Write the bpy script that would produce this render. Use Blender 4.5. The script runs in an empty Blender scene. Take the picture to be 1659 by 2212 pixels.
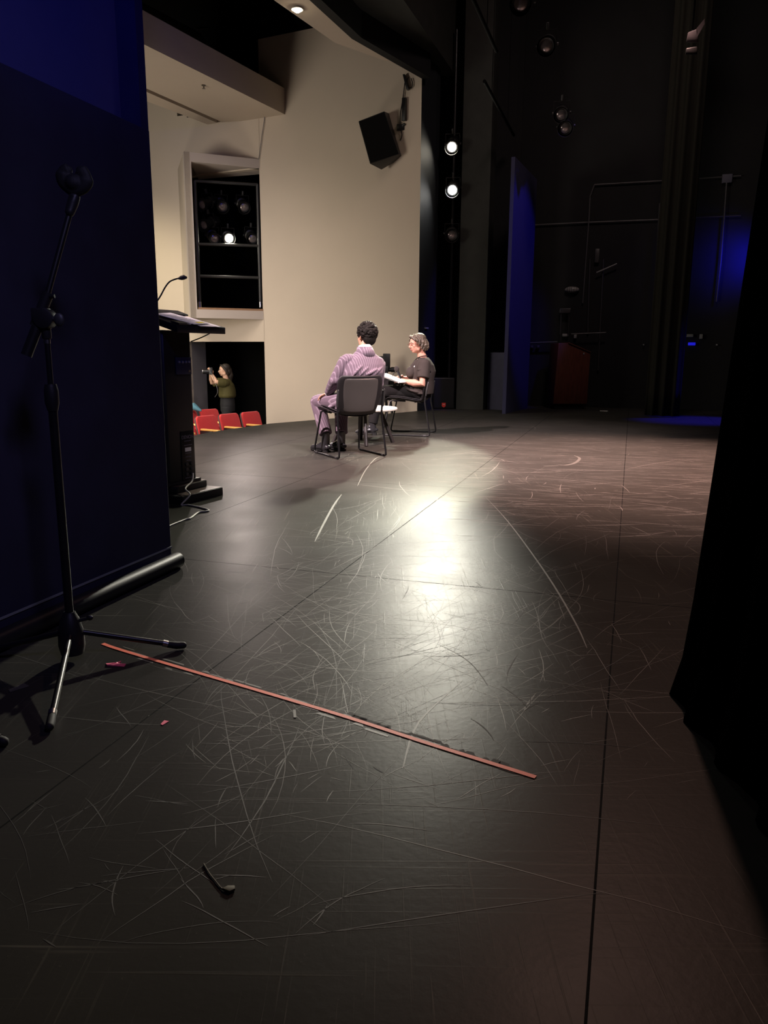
import bpy, math, random
from mathutils import Vector, Matrix, noise as mnoise
scene = bpy.context.scene
COL = scene.collection
V = Vector
rad = math.radians
PI = math.pi

# ------------------------------------------------------------------ camera model (phone main lens held at 1 m, pitched down)
F, CX, CY = 1661.0, 829.5, 1106.0
PITCH, ROLL, CAMH = rad(11.77), 0.0058, 1.0
CAM = V((0, 0, CAMH))
fw = V((0, math.cos(PITCH), -math.sin(PITCH)))
up = V((0, math.sin(PITCH), math.cos(PITCH)))
rt = V((1, 0, 0))
right_c = rt*math.cos(ROLL) + up*math.sin(ROLL)
up_c = -rt*math.sin(ROLL) + up*math.cos(ROLL)
def ray(x, y): return fw + right_c*((x-CX)/F) + up_c*((CY-y)/F)
def fl(x, y, z=0.0):                     # where a sight line meets the level z
    d = ray(x, y); return CAM + d*((z-CAMH)/d.z)
def at(x, y, Y):                         # point at distance Y along the hall
    d = ray(x, y); return CAM + d*(Y/d.y)
def onplane(x, y, p, n):
    d = ray(x, y); return CAM + d*((p-CAM).dot(n)/d.dot(n))
cam_d = bpy.data.cameras.new('camera'); cam = bpy.data.objects.new('camera', cam_d); COL.objects.link(cam)
cam_d.sensor_fit = 'VERTICAL'; cam_d.sensor_height = 36; cam_d.lens = 36*F/2212
cam_d.clip_start = 0.02; cam_d.clip_end = 200
m = Matrix((right_c, up_c, -fw)).transposed().to_4x4(); m.translation = CAM
cam.matrix_world = m
scene.camera = cam
EU = V((math.sin(rad(17.5)), math.cos(rad(17.5)), 0))     # across the stage, away from here
EV = V((EU.y, -EU.x, 0))                                  # upstage
Z = V((0, 0, 1))

# ------------------------------------------------------------------ materials
def mat(name, col, rough=0.5, metal=0.0, spec=0.5, emit=None, estr=0.0, var=0.0, vscale=8.0, bump=0.0, bscale=40.0, sheen=0.0, rvar=0.0, trans=0.0):
    mt = bpy.data.materials.new(name); mt.use_nodes = True
    nt = mt.node_tree; b = nt.nodes['Principled BSDF']
    c = (col[0], col[1], col[2], 1)
    b.inputs['Base Color'].default_value = c
    b.inputs['Roughness'].default_value = rough
    b.inputs['Metallic'].default_value = metal
    b.inputs['Specular IOR Level'].default_value = spec
    if sheen: b.inputs['Sheen Weight'].default_value = sheen
    if trans: b.inputs['Transmission Weight'].default_value = trans
    if emit:
        b.inputs['Emission Color'].default_value = (*emit, 1); b.inputs['Emission Strength'].default_value = estr
    tc = nt.nodes.new('ShaderNodeTexCoord')
    if var or rvar:
        n = nt.nodes.new('ShaderNodeTexNoise'); n.inputs['Scale'].default_value = vscale; n.inputs['Detail'].default_value = 5
        nt.links.new(tc.outputs['Object'], n.inputs['Vector'])
        if var:
            mx = nt.nodes.new('ShaderNodeMix'); mx.data_type = 'RGBA'
            mx.inputs[6].default_value = tuple(x*(1-var) for x in col)+(1,)
            mx.inputs[7].default_value = tuple(min(1, x*(1+var)) for x in col)+(1,)
            nt.links.new(n.outputs['Fac'], mx.inputs[0]); nt.links.new(mx.outputs[2], b.inputs['Base Color'])
        if rvar:
            mr = nt.nodes.new('ShaderNodeMapRange'); mr.inputs['To Min'].default_value = max(0.02, rough-rvar); mr.inputs['To Max'].default_value = min(1, rough+rvar)
            nt.links.new(n.outputs['Fac'], mr.inputs['Value']); nt.links.new(mr.outputs[0], b.inputs['Roughness'])
    if bump:
        n2 = nt.nodes.new('ShaderNodeTexNoise'); n2.inputs['Scale'].default_value = bscale; n2.inputs['Detail'].default_value = 4
        nt.links.new(tc.outputs['Object'], n2.inputs['Vector'])
        bp = nt.nodes.new('ShaderNodeBump'); bp.inputs['Strength'].default_value = bump; bp.inputs['Distance'].default_value = 0.01
        nt.links.new(n2.outputs['Fac'], bp.inputs['Height']); nt.links.new(bp.outputs[0], b.inputs['Normal'])
    return mt
M = {}
M['plaster'] = mat('beige_plaster', (0.56, 0.48, 0.39), 0.85, spec=0.2, var=0.04, vscale=2, bump=0.06, bscale=60)
M['plaster_grey'] = mat('mauve_plaster', (0.47, 0.41, 0.37), 0.85, spec=0.2, var=0.04, vscale=2, bump=0.06, bscale=60)
M['jamb'] = mat('grey_jamb_paint', (0.16, 0.15, 0.16), 0.8, spec=0.2, var=0.05)
M['blackwall'] = mat('matte_black_paint', (0.012, 0.0125, 0.013), 0.8, spec=0.3, var=0.3, vscale=3, bump=0.1)
M['deepblack'] = mat('dark_room_black', (0.004, 0.004, 0.004), 0.9, spec=0.1, var=0.2)
M['colgrey'] = mat('worn_charcoal_paint', (0.030, 0.031, 0.027), 0.75, spec=0.3, var=0.35, vscale=5, bump=0.1)
M['jambblue'] = mat('slate_black_paint', (0.017, 0.020, 0.024), 0.7, spec=0.3, var=0.25, vscale=4)
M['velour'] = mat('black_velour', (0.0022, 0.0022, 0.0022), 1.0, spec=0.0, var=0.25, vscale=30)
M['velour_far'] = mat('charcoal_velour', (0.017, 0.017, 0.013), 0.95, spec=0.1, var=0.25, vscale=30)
M['navy'] = mat('navy_painted_panel', (0.035, 0.034, 0.062), 0.7, spec=0.25, var=0.3, vscale=6, bump=0.05)
M['bluefab'] = mat('blue_grey_wall', (0.10, 0.10, 0.16), 0.85, spec=0.2, var=0.06, vscale=12, bump=0.08, bscale=90)
M['housefloor'] = mat('dark_carpet', (0.02, 0.017, 0.017), 0.95, var=0.3, vscale=40)
M['blackmetal'] = mat('black_enamel_metal', (0.010, 0.010, 0.011), 0.35, spec=0.5, var=0.2, rvar=0.1)
M['blackplastic'] = mat('black_plastic', (0.015, 0.015, 0.016), 0.45, var=0.2, bump=0.05, bscale=200)
M['rubber'] = mat('black_rubber', (0.009, 0.009, 0.009), 0.7, var=0.2)
M['chrome'] = mat('worn_steel', (0.55, 0.54, 0.52), 0.3, metal=1, rvar=0.1)
M['darksteel'] = mat('dark_steel', (0.07, 0.07, 0.07), 0.45, metal=0.5, rvar=0.1)
M['white'] = mat('white_paper', (0.80, 0.78, 0.74), 0.8, var=0.02)
M['whitelam'] = mat('white_laminate', (0.85, 0.84, 0.76), 0.35, var=0.02)
M['tape'] = mat('orange_red_tape', (0.92, 0.17, 0.09), 0.6, var=0.15, vscale=30)
M['pink'] = mat('pink_tape', (0.85, 0.13, 0.22), 0.6, var=0.1)
M['greytape'] = mat('grey_tape', (0.06, 0.06, 0.055), 0.7, var=0.2)
M['residue'] = mat('black_tape_residue', (0.006, 0.005, 0.005), 0.8, var=0.4, vscale=80)
M['seatred'] = mat('red_upholstery', (0.55, 0.035, 0.035), 0.9, spec=0.2, var=0.12, vscale=30, bump=0.1, bscale=150, sheen=0.2)
M['seatback'] = mat('dark_seat_shell', (0.03, 0.012, 0.012), 0.6, var=0.2)
M['yellowwood'] = mat('varnished_yellow_wood', (0.80, 0.46, 0.12), 0.4, var=0.15, vscale=20)
M['chairshell'] = mat('grey_brown_shell_plastic', (0.085, 0.075, 0.070), 0.42, spec=0.45, var=0.1, rvar=0.08)
M['chairpad'] = mat('black_vinyl_pad', (0.016, 0.014, 0.015), 0.5, var=0.15)
M['darkwood'] = mat('dark_stained_wood', (0.022, 0.017, 0.016), 0.5, var=0.3, vscale=15)
M['skinW'] = mat('light_skin', (0.72, 0.36, 0.26), 0.5, spec=0.4, var=0.08, vscale=30)
M['skinM'] = mat('brown_skin', (0.52, 0.29, 0.19), 0.5, spec=0.4, var=0.08, vscale=30)
M['skinP'] = mat('tan_skin', (0.62, 0.38, 0.26), 0.5, spec=0.4, var=0.08, vscale=30)
M['lips'] = mat('lip_skin', (0.55, 0.16, 0.14), 0.45, var=0.05)
M['hairblack'] = mat('black_curly_hair', (0.010, 0.0075, 0.006), 0.7, spec=0.2, var=0.4, vscale=60, bump=0.6, bscale=120)
M['hairgrey'] = mat('greying_brown_hair', (0.10, 0.072, 0.05), 0.42, spec=0.7, var=0.95, vscale=26, bump=0.8, bscale=70)
M['hairdark'] = mat('dark_brown_hair', (0.020, 0.014, 0.010), 0.5, var=0.3, bump=0.4, bscale=80)
M['shirt'] = mat('white_shirt_cotton', (0.85, 0.83, 0.80), 0.8, var=0.02)
M['blackcloth'] = mat('black_trouser_cloth', (0.013, 0.012, 0.012), 0.85, spec=0.2, var=0.2, bump=0.1)
M['browncloth'] = mat('charcoal_brown_jacket_cloth', (0.050, 0.040, 0.036), 0.85, spec=0.2, var=0.15, vscale=20, bump=0.15, bscale=60)
M['olive'] = mat('olive_green_cloth', (0.062, 0.054, 0.015), 0.8, spec=0.3, var=0.15, vscale=15, bump=0.25, bscale=25)
M['jeans'] = mat('dark_denim', (0.008, 0.008, 0.010), 0.85, var=0.2)
M['leather'] = mat('polished_black_leather', (0.03, 0.03, 0.033), 0.16, spec=0.8, rvar=0.06)
M['brownleather'] = mat('tan_shoe_leather', (0.10, 0.075, 0.05), 0.3, spec=0.6)
M['wire'] = mat('spectacle_wire', (0.35, 0.16, 0.12), 0.3, metal=0.6)
M['red'] = mat('red_badge', (0.9, 0.06, 0.04), 0.5, var=0.05)
M['redbox'] = mat('red_enamel', (0.30, 0.03, 0.02), 0.5, var=0.1)
M['teal'] = mat('teal_cloth', (0.06, 0.17, 0.22), 0.8, var=0.2)
M['cablewhite'] = mat('pale_grey_cable', (0.55, 0.53, 0.47), 0.5, var=0.05)
M['greyplate'] = mat('grey_switch_plate', (0.30, 0.31, 0.30), 0.5, var=0.1)
M['text'] = mat('printed_grey_legend', (0.16, 0.15, 0.19), 0.6)
M['conduitgrey'] = mat('dull_conduit', (0.11, 0.11, 0.11), 0.45, metal=0.3, var=0.3, vscale=6)
M['glass'] = mat('clear_lens_glass', (1, 1, 1), 0.02, trans=1.0)
M['lensdull'] = mat('unlit_lens_glass', (0.35, 0.30, 0.30), 0.15, metal=0.6, var=0.5, vscale=20)
M['sill'] = mat('brown_oak_sill', (0.28, 0.16, 0.09), 0.5, var=0.2, vscale=12)
M['lamp_warm'] = mat('lit_lens_warm', (1, 1, 1), 0.4, emit=(1, 0.90, 0.72), estr=120)
M['lamp_cool'] = mat('lit_lens_white', (1, 1, 1), 0.4, emit=(1, 0.97, 0.90), estr=120)
M['lamp_foh'] = mat('lit_lens_front', (1, 1, 1), 0.4, emit=(1, 0.92, 0.75), estr=140)
M['downlight'] = mat('lit_downlight', (1, 1, 1), 0.4, emit=(1, 0.85, 0.60), estr=60)
M['indicator'] = mat('lit_indicator', (1, 1, 1), 0.4, emit=(1, 0.8, 0.6), estr=6)
M['bluescreen'] = mat('lit_blue_display', (0.02, 0.02, 0.2), 0.4, emit=(0.02, 0.02, 1.0), estr=0.5)

def wood_mat(name, c1, c2, sc=1.0):
    mt = bpy.data.materials.new(name); mt.use_nodes = True; nt = mt.node_tree; b = nt.nodes['Principled BSDF']
    tc = nt.nodes.new('ShaderNodeTexCoord'); mp = nt.nodes.new('ShaderNodeMapping'); mp.inputs['Scale'].default_value = (14*sc, 14*sc, 1.2*sc)
    n = nt.nodes.new('ShaderNodeTexNoise'); n.inputs['Scale'].default_value = 4; n.inputs['Detail'].default_value = 8; n.inputs['Distortion'].default_value = 0.6
    cr = nt.nodes.new('ShaderNodeValToRGB'); cr.color_ramp.elements[0].color = (*c1, 1); cr.color_ramp.elements[1].color = (*c2, 1)
    cr.color_ramp.elements[0].position = 0.3; cr.color_ramp.elements[1].position = 0.7
    L = nt.links; L.new(tc.outputs['Object'], mp.inputs[0]); L.new(mp.outputs[0], n.inputs[0]); L.new(n.outputs['Fac'], cr.inputs[0]); L.new(cr.outputs[0], b.inputs['Base Color'])
    b.inputs['Roughness'].default_value = 0.4
    return mt
M['cherry'] = wood_mat('reddish_cherry_veneer', (0.085, 0.026, 0.016), (0.16, 0.052, 0.030))
M['basewood'] = wood_mat('brown_base_laminate', (0.065, 0.042, 0.036), (0.11, 0.072, 0.062), 0.6)

def suit_mat():
    mt = bpy.data.materials.new('purple_pinstripe_wool'); mt.use_nodes = True; nt = mt.node_tree; b = nt.nodes['Principled BSDF']
    tc = nt.nodes.new('ShaderNodeTexCoord'); sp = nt.nodes.new('ShaderNodeSeparateXYZ'); L = nt.links
    L.new(tc.outputs['Object'], sp.inputs[0])
    def mth(op, a, bb):
        n = nt.nodes.new('ShaderNodeMath'); n.operation = op
        for i, x in enumerate((a, bb)):
            if isinstance(x, (int, float)): n.inputs[i].default_value = x
            else: L.new(x, n.inputs[i])
        return n.outputs[0]
    nz = nt.nodes.new('ShaderNodeTexNoise'); nz.inputs['Scale'].default_value = 5; L.new(tc.outputs['Object'], nz.inputs[0])
    u = mth('ADD', sp.outputs[0], mth('MULTIPLY', sp.outputs[1], 0.2))
    u = mth('ADD', u, mth('MULTIPLY', nz.outputs['Fac'], 0.02))
    fr = mth('FRACT', mth('MULTIPLY', u, 1/0.021), 0)
    st = mth('LESS_THAN', fr, 0.22)
    mx = nt.nodes.new('ShaderNodeMix'); mx.data_type = 'RGBA'
    mx.inputs[6].default_value = (0.145, 0.105, 0.135, 1); mx.inputs[7].default_value = (0.28, 0.215, 0.265, 1)
    L.new(st, mx.inputs[0]); L.new(mx.outputs[2], b.inputs['Base Color'])
    b.inputs['Roughness'].default_value = 0.8; b.inputs['Specular IOR Level'].default_value = 0.25; b.inputs['Sheen Weight'].default_value = 0.1
    return mt
M['suit'] = suit_mat()

def floor_mat():
    mt = bpy.data.materials.new('scuffed_black_stage_boards'); mt.use_nodes = True; nt = mt.node_tree; b = nt.nodes['Principled BSDF']; L = nt.links
    tc = nt.nodes.new('ShaderNodeTexCoord')
    def mth(op, a, bb=0.0, c=0.0):
        n = nt.nodes.new('ShaderNodeMath'); n.operation = op
        for i, x in enumerate((a, bb, c)):
            if isinstance(x, (int, float)): n.inputs[i].default_value = x
            else: L.new(x, n.inputs[i])
        return n.outputs[0]
    rot = nt.nodes.new('ShaderNodeMapping'); rot.inputs['Rotation'].default_value = (0, 0, rad(17.5))
    L.new(tc.outputs['Object'], rot.inputs[0])
    sp = nt.nodes.new('ShaderNodeSeparateXYZ'); L.new(rot.outputs[0], sp.inputs[0])
    u, v = sp.outputs[0], sp.outputs[1]
    def seam(x, per, off, w):
        f = mth('FRACT', mth('ADD', mth('DIVIDE', mth('SUBTRACT', x, off), per), 0.5))
        return mth('LESS_THAN', mth('ABSOLUTE', mth('SUBTRACT', f, 0.5)), w/per/2)
    s = mth('MAXIMUM', seam(u, 1.22, 0.0, 0.005), mth('MULTIPLY', seam(v, 2.44, 3.18, 0.006), mth('GREATER_THAN', v, 2.0)))
    def nz(scale, det, vec=None, dist=0):
        n = nt.nodes.new('ShaderNodeTexNoise'); n.inputs['Scale'].default_value = scale; n.inputs['Detail'].default_value = det; n.inputs['Distortion'].default_value = dist
        L.new(vec or tc.outputs['Object'], n.inputs['Vector']); return n.outputs['Fac']
    def streak(ang, sx, sy, lo, hi):
        mp = nt.nodes.new('ShaderNodeMapping'); mp.inputs['Rotation'].default_value = (0, 0, ang); mp.inputs['Scale'].default_value = (sx, sy, 1)
        L.new(tc.outputs['Object'], mp.inputs[0])
        mr = nt.nodes.new('ShaderNodeMapRange'); mr.inputs['From Min'].default_value = lo; mr.inputs['From Max'].default_value = hi
        L.new(nz(1, 3, mp.outputs[0], 0.4), mr.inputs['Value']); return mr.outputs[0]
    sc = mth('MAXIMUM', streak(0.35, 1.5, 90, 0.62, 0.78), streak(-0.5, 120, 2.2, 0.63, 0.80))
    sc = mth('MAXIMUM', sc, streak(1.0, 100, 2.0, 0.64, 0.8))
    patch = nt.nodes.new('ShaderNodeMapRange'); patch.inputs['From Min'].default_value = 0.42; patch.inputs['From Max'].default_value = 0.68
    L.new(nz(0.9, 4), patch.inputs['Value'])
    wear = mth('MULTIPLY', sc, mth('ADD', mth('MULTIPLY', patch.outputs[0], 0.85), 0.05))
    speck = nt.nodes.new('ShaderNodeMapRange'); speck.inputs['From Min'].default_value = 0.70; speck.inputs['From Max'].default_value = 0.78
    L.new(nz(110, 2), speck.inputs['Value'])
    wear = mth('MAXIMUM', wear, mth('MULTIPLY', speck.outputs[0], 0.25))
    base = nt.nodes.new('ShaderNodeMix'); base.data_type = 'RGBA'; base.inputs[6].default_value = (0.024, 0.0235, 0.0205, 1); base.inputs[7].default_value = (0.046, 0.044, 0.038, 1)
    L.new(nz(2.2, 6), base.inputs[0])
    m2 = nt.nodes.new('ShaderNodeMix'); m2.data_type = 'RGBA'; L.new(base.outputs[2], m2.inputs[6]); m2.inputs[7].default_value = (0.16, 0.15, 0.12, 1); L.new(wear, m2.inputs[0])
    m3 = nt.nodes.new('ShaderNodeMix'); m3.data_type = 'RGBA'; L.new(m2.outputs[2], m3.inputs[6]); m3.inputs[7].default_value = (0.004, 0.004, 0.004, 1); L.new(s, m3.inputs[0])
    L.new(m3.outputs[2], b.inputs['Base Color'])
    r = mth('ADD', mth('ADD', mth('MULTIPLY', nz(3.5, 6), 0.14), 0.31), mth('MULTIPLY', wear, 0.12))
    L.new(mth('ADD', r, mth('MULTIPLY', s, 0.4)), b.inputs['Roughness'])
    b.inputs['Specular IOR Level'].default_value = 0.20
    bp = nt.nodes.new('ShaderNodeBump'); bp.inputs['Strength'].default_value = 0.35; bp.inputs['Distance'].default_value = 0.002
    h = mth('SUBTRACT', mth('ADD', mth('MULTIPLY', nz(55, 3), 0.5), mth('MULTIPLY', sc, 0.3)), s)
    L.new(h, bp.inputs['Height']); L.new(bp.outputs[0], b.inputs['Normal'])
    df = nt.nodes.new('ShaderNodeBsdfDiffuse'); L.new(m3.outputs[2], df.inputs['Color']); L.new(bp.outputs[0], df.inputs['Normal'])   # dull, dusty paint with a thin worn sheen
    ms = nt.nodes.new('ShaderNodeMixShader'); ms.inputs[0].default_value = 0.38; L.new(df.outputs[0], ms.inputs[1]); L.new(b.outputs[0], ms.inputs[2])
    L.new(ms.outputs[0], nt.nodes['Material Output'].inputs['Surface'])
    return mt
M['floor'] = floor_mat()
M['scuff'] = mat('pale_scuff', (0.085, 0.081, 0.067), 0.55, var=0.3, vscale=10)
M['darkscuff'] = mat('black_rubber_scuff', (0.007, 0.007, 0.007), 0.75, var=0.2)

# ------------------------------------------------------------------ mesh builder
def frame_from(d, ref=None):
    d = d.normalized()
    ref = ref or (Z if abs(d.z) < 0.95 else V((0, 1, 0)))
    a = ref.cross(d)
    if a.length < 1e-6: a = V((1, 0, 0)).cross(d)
    a.normalize(); b = d.cross(a).normalized()
    return a, b, d
class MB:
    def __init__(s): s.v = []; s.f = []
    def add(s, vs, fs):
        o = len(s.v); s.v += [V(x) for x in vs]; s.f += [tuple(i+o for i in f) for f in fs]; return s
    def box(s, c, size, rot=None):
        x, y, z = size[0]/2, size[1]/2, size[2]/2; c = V(c)
        vs = [V((i*x, j*y, k*z)) for i in (-1, 1) for j in (-1, 1) for k in (-1, 1)]
        if rot is not None: vs = [rot @ w for w in vs]
        return s.add([w+c for w in vs], [(0, 1, 3, 2), (4, 6, 7, 5), (0, 4, 5, 1), (2, 3, 7, 6), (0, 2, 6, 4), (1, 5, 7, 3)])
    def hexa(s, bot, top):                # two quads
        n = len(bot)
        vs = list(bot)+list(top)
        fs = [tuple(range(n))[::-1], tuple(range(n, 2*n))]+[(i, (i+1) % n, n+(i+1) % n, n+i) for i in range(n)]
        return s.add(vs, fs)
    def prism(s, pts, z0, z1): return s.hexa([V((p[0], p[1], z0)) for p in pts], [V((p[0], p[1], z1)) for p in pts])
    def quad(s, a, b, c, d): return s.add([a, b, c, d], [(0, 1, 2, 3)])
    def rings(s, rings, cap=True, close=True):
        n = len(rings[0]); o = len(s.v)
        for r in rings: s.v += [V(x) for x in r]
        for i in range(len(rings)-1):
            for j in range(n if close else n-1):
                k = (j+1) % n
                s.f.append((o+i*n+j, o+i*n+k, o+(i+1)*n+k, o+(i+1)*n+j))
        if cap and close:
            s.f.append(tuple(o+j for j in range(n))[::-1]); s.f.append(tuple(o+(len(rings)-1)*n+j for j in range(n)))
        return s
    def cyl(s, p0, p1, r0, r1=None, n=20):
        p0, p1 = V(p0), V(p1); r1 = r0 if r1 is None else r1
        a, b, d = frame_from(p1-p0)
        return s.rings([[p+(a*math.cos(t)+b*math.sin(t))*r for t in [2*PI*k/n for k in range(n)]] for p, r in ((p0, r0), (p1, r1))])
    def tube(s, pts, r, n=10, ell=1.0, ref=None, roundcap=False):
        pts = [V(p) for p in pts]; N = len(pts); rs = r if isinstance(r, (list, tuple)) else [r]*N
        if roundcap:
            d0 = (pts[0]-pts[1]).normalized(); d1 = (pts[-1]-pts[-2]).normalized()
            P = []; R = []
            for k in (0.98, 0.8, 0.45): P.append(pts[0]+d0*rs[0]*k); R.append(rs[0]*math.sqrt(1-k*k))
            P += pts; R += list(rs)
            for k in (0.45, 0.8, 0.98): P.append(pts[-1]+d1*rs[-1]*k); R.append(rs[-1]*math.sqrt(1-k*k))
            pts, rs, N = P, R, len(P)
        T = []
        for i in range(N):
            t = (pts[min(i+1, N-1)]-pts[max(i-1, 0)]); T.append(t.normalized())
        a, b, _ = frame_from(T[0], ref)
        rr = []
        for i in range(N):
            if i:
                q = T[i-1].rotation_difference(T[i]); a = (q @ a); a = (a-T[i]*a.dot(T[i])).normalized(); b = T[i].cross(a)
            rr.append([pts[i]+a*(math.cos(2*PI*k/n)*rs[i])+b*(math.sin(2*PI*k/n)*rs[i]*ell) for k in range(n)])
        return s.rings(rr)
    def lathe(s, prof, c=(0, 0, 0), axis=None, n=24, cap=True):
        c = V(c); a, b, d = frame_from(V(axis) if axis is not None else Z)
        return s.rings([[c+d*h+(a*math.cos(2*PI*k/n)+b*math.sin(2*PI*k/n))*max(r, 1e-4) for k in range(n)] for r, h in prof], cap=cap)
    def ell(s, c, r, rot=None, nu=16, nv=10):
        c = V(c); rr = []
        for i in range(1, nv):
            t = PI*i/nv; ring = []
            for k in range(nu):
                w = V((r[0]*math.sin(t)*math.cos(2*PI*k/nu), r[1]*math.sin(t)*math.sin(2*PI*k/nu), -r[2]*math.cos(t)))
                if rot is not None: w = rot @ w
                ring.append(c+w)
            rr.append(ring)
        return s.rings(rr)
    def loft(s, secs, n=24, p=2.0):        # secs: (centre, rx, ry) level rings
        rr = []
        for c, rx, ry in secs:
            c = V(c); ring = []
            for k in range(n):
                t = 2*PI*k/n; cc, ss = math.cos(t), math.sin(t)
                ring.append(c+V((rx*math.copysign(abs(cc)**(2/p), cc), ry*math.copysign(abs(ss)**(2/p), ss), 0)))
            rr.append(ring)
        return s.rings(rr)
    def xf(s, M4):
        s.v = [M4 @ w for w in s.v]; return s
    def build(s, name, mt, parent=None, smooth=35, bevel=0.0, solid=0.0, subsurf=0, remesh=0.0, sm=0, bseg=2):
        me = bpy.data.meshes.new(name); me.from_pydata([tuple(w) for w in s.v], [], s.f); me.validate()
        import bmesh
        bm = bmesh.new(); bm.from_mesh(me); bmesh.ops.recalc_face_normals(bm, faces=bm.faces); bm.to_mesh(me); bm.free()
        o = bpy.data.objects.new(name, me); COL.objects.link(o)
        me.materials.append(mt)
        mods = False
        if solid: q = o.modifiers.new('s', 'SOLIDIFY'); q.thickness = solid; q.offset = 0; mods = True
        if bevel: q = o.modifiers.new('b', 'BEVEL'); q.width = bevel; q.segments = bseg; q.limit_method = 'ANGLE'; q.angle_limit = rad(40); mods = True
        if remesh: q = o.modifiers.new('r', 'REMESH'); q.mode = 'VOXEL'; q.voxel_size = remesh; mods = True
        if sm: q = o.modifiers.new('sm', 'SMOOTH'); q.iterations = sm; q.factor = 0.5; mods = True
        if subsurf: q = o.modifiers.new('ss', 'SUBSURF'); q.levels = subsurf; q.render_levels = subsurf; mods = True
        if mods:
            dg = bpy.context.evaluated_depsgraph_get(); me2 = bpy.data.meshes.new_from_object(o.evaluated_get(dg), depsgraph=dg)
            o.modifiers.clear(); o.data = me2; bpy.data.meshes.remove(me); me = me2; me.name = name
        if smooth:
            me.shade_smooth()
            if smooth < 180: me.set_sharp_from_angle(angle=rad(smooth))
        if parent is not None: o.parent = parent
        return o
def tag(o, label=None, cat=None, group=None, kind=None):
    if label: o['label'] = label
    if cat: o['category'] = cat
    if group: o['group'] = group
    if kind: o['kind'] = kind
    return o
def thing(name, label, cat, loc=(0, 0, 0), rz=0.0, group=None, rot=None):
    o = bpy.data.objects.new(name, None); COL.objects.link(o); o.empty_display_size = 0.1
    o.location = V(loc); o.rotation_euler = rot if rot is not None else (0, 0, rz)
    return tag(o, label, cat, group)
def struct(o, label=None): o['kind'] = 'structure'; 
def kids(o): return [c for c in bpy.data.objects if c.parent == o]
def dup(root, loc, rot=None, label=None, group=None):
    r = root.copy(); COL.objects.link(r); r.location = V(loc)
    if rot is not None: r.rotation_euler = rot
    if label: r['label'] = label
    if group: r['group'] = group
    for ch in kids(root):
        if ch == r: continue
        c = ch.copy(); COL.objects.link(c); c.parent = r
        for g in kids(ch):
            d = g.copy(); COL.objects.link(d); d.parent = c
    return r
def text(name, body, size, mt, parent, loc, rot, ext=0.0005):
    cu = bpy.data.curves.new(name, 'FONT'); cu.body = body; cu.size = size; cu.extrude = ext; cu.align_x = 'CENTER'; cu.align_y = 'CENTER'
    o = bpy.data.objects.new(name, cu); COL.objects.link(o)
    dg = bpy.context.evaluated_depsgraph_get(); me = bpy.data.meshes.new_from_object(o.evaluated_get(dg), depsgraph=dg)
    bpy.data.objects.remove(o); o = bpy.data.objects.new(name, me); COL.objects.link(o); me.materials.clear(); me.materials.append(mt)
    o.parent = parent; o.location = loc; o.rotation_euler = rot
    return o
def S(mb, name, mt, **k):
    o = mb.build(name, mt, None, **k); o['kind'] = 'structure'; return o
def dirz(az): return V((math.sin(rad(az)), math.cos(rad(az)), 0))
def smooth_path(pts, n=6):
    pts = [V(p) for p in pts]; out = []
    for i in range(len(pts)-1):
        p0 = pts[max(i-1, 0)]; p1 = pts[i]; p2 = pts[i+1]; p3 = pts[min(i+2, len(pts)-1)]
        for k in range(n):
            t = k/n
            out.append(0.5*((2*p1)+(p2-p0)*t+(2*p0-5*p1+4*p2-p3)*t*t+(3*p1-p0-3*p2+p3)*t**3))
    out.append(pts[-1]); return out

# ================================================================== THE SETTING
W0 = fl(901, 888); WD = dirz(-64); WN = V((-math.cos(rad(26)), -math.cos(rad(64)), 0)); WN = V((WD.y*-1, WD.x, 0))   # wall towards the house, normal towards us
def wp(px, py):
    p = onplane(px, py, W0, WN); return (p-W0).dot(WD), p.z
def wpt(s, z, off=0.0): return W0+WD*s+WN*off+Z*z
HF = -0.95
# stage boards
edge = [fl(901, 888), fl(740, 902), fl(583, 915), fl(490, 928), fl(404, 943)]
edge = [V((p.x, p.y, 0)) for p in edge]+[V((-2.85, 7.6, 0)), V((-3.05, 5.6, 0)), V((-2.9, 3.6, 0)), V((-2.5, 1.0, 0)), V((-2.9, -2.5, 0))]
far_pts = [V((9.5, -2.5, 0)), V((9.5, 13.0, 0)), V((5.5, 19, 0)), V((0.9, 19, 0))]
outline = edge+far_pts
mb = MB(); mb.hexa([p-Z*0.12 for p in outline], list(outline)); S(mb, 'floor', M['floor'], smooth=0)
mb = MB()
for a, b in zip(edge[:-1], edge[1:]):
    a2 = a+V((0.04, 0, -0.12)); b2 = b+V((0.04, 0, -0.12))
    mb.quad(a2, b2, V((b2.x, b2.y, HF)), V((a2.x, a2.y, HF)))
S(mb, 'wall_apron', M['blackwall'], smooth=0)
mb = MB(); mb.box((-8, 12, HF-0.05), (26, 34, 0.1)); S(mb, 'floor_house', M['housefloor'], smooth=0)

# house side wall with its two openings
dR, _ = wp(572.5, 800); dL, _ = wp(409, 830); _, dT = wp(490, 738)
BRp = onplane(565, 520, W0, WN); sBR = (BRp-W0).dot(WD)
bd = dirz(-113)
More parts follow.
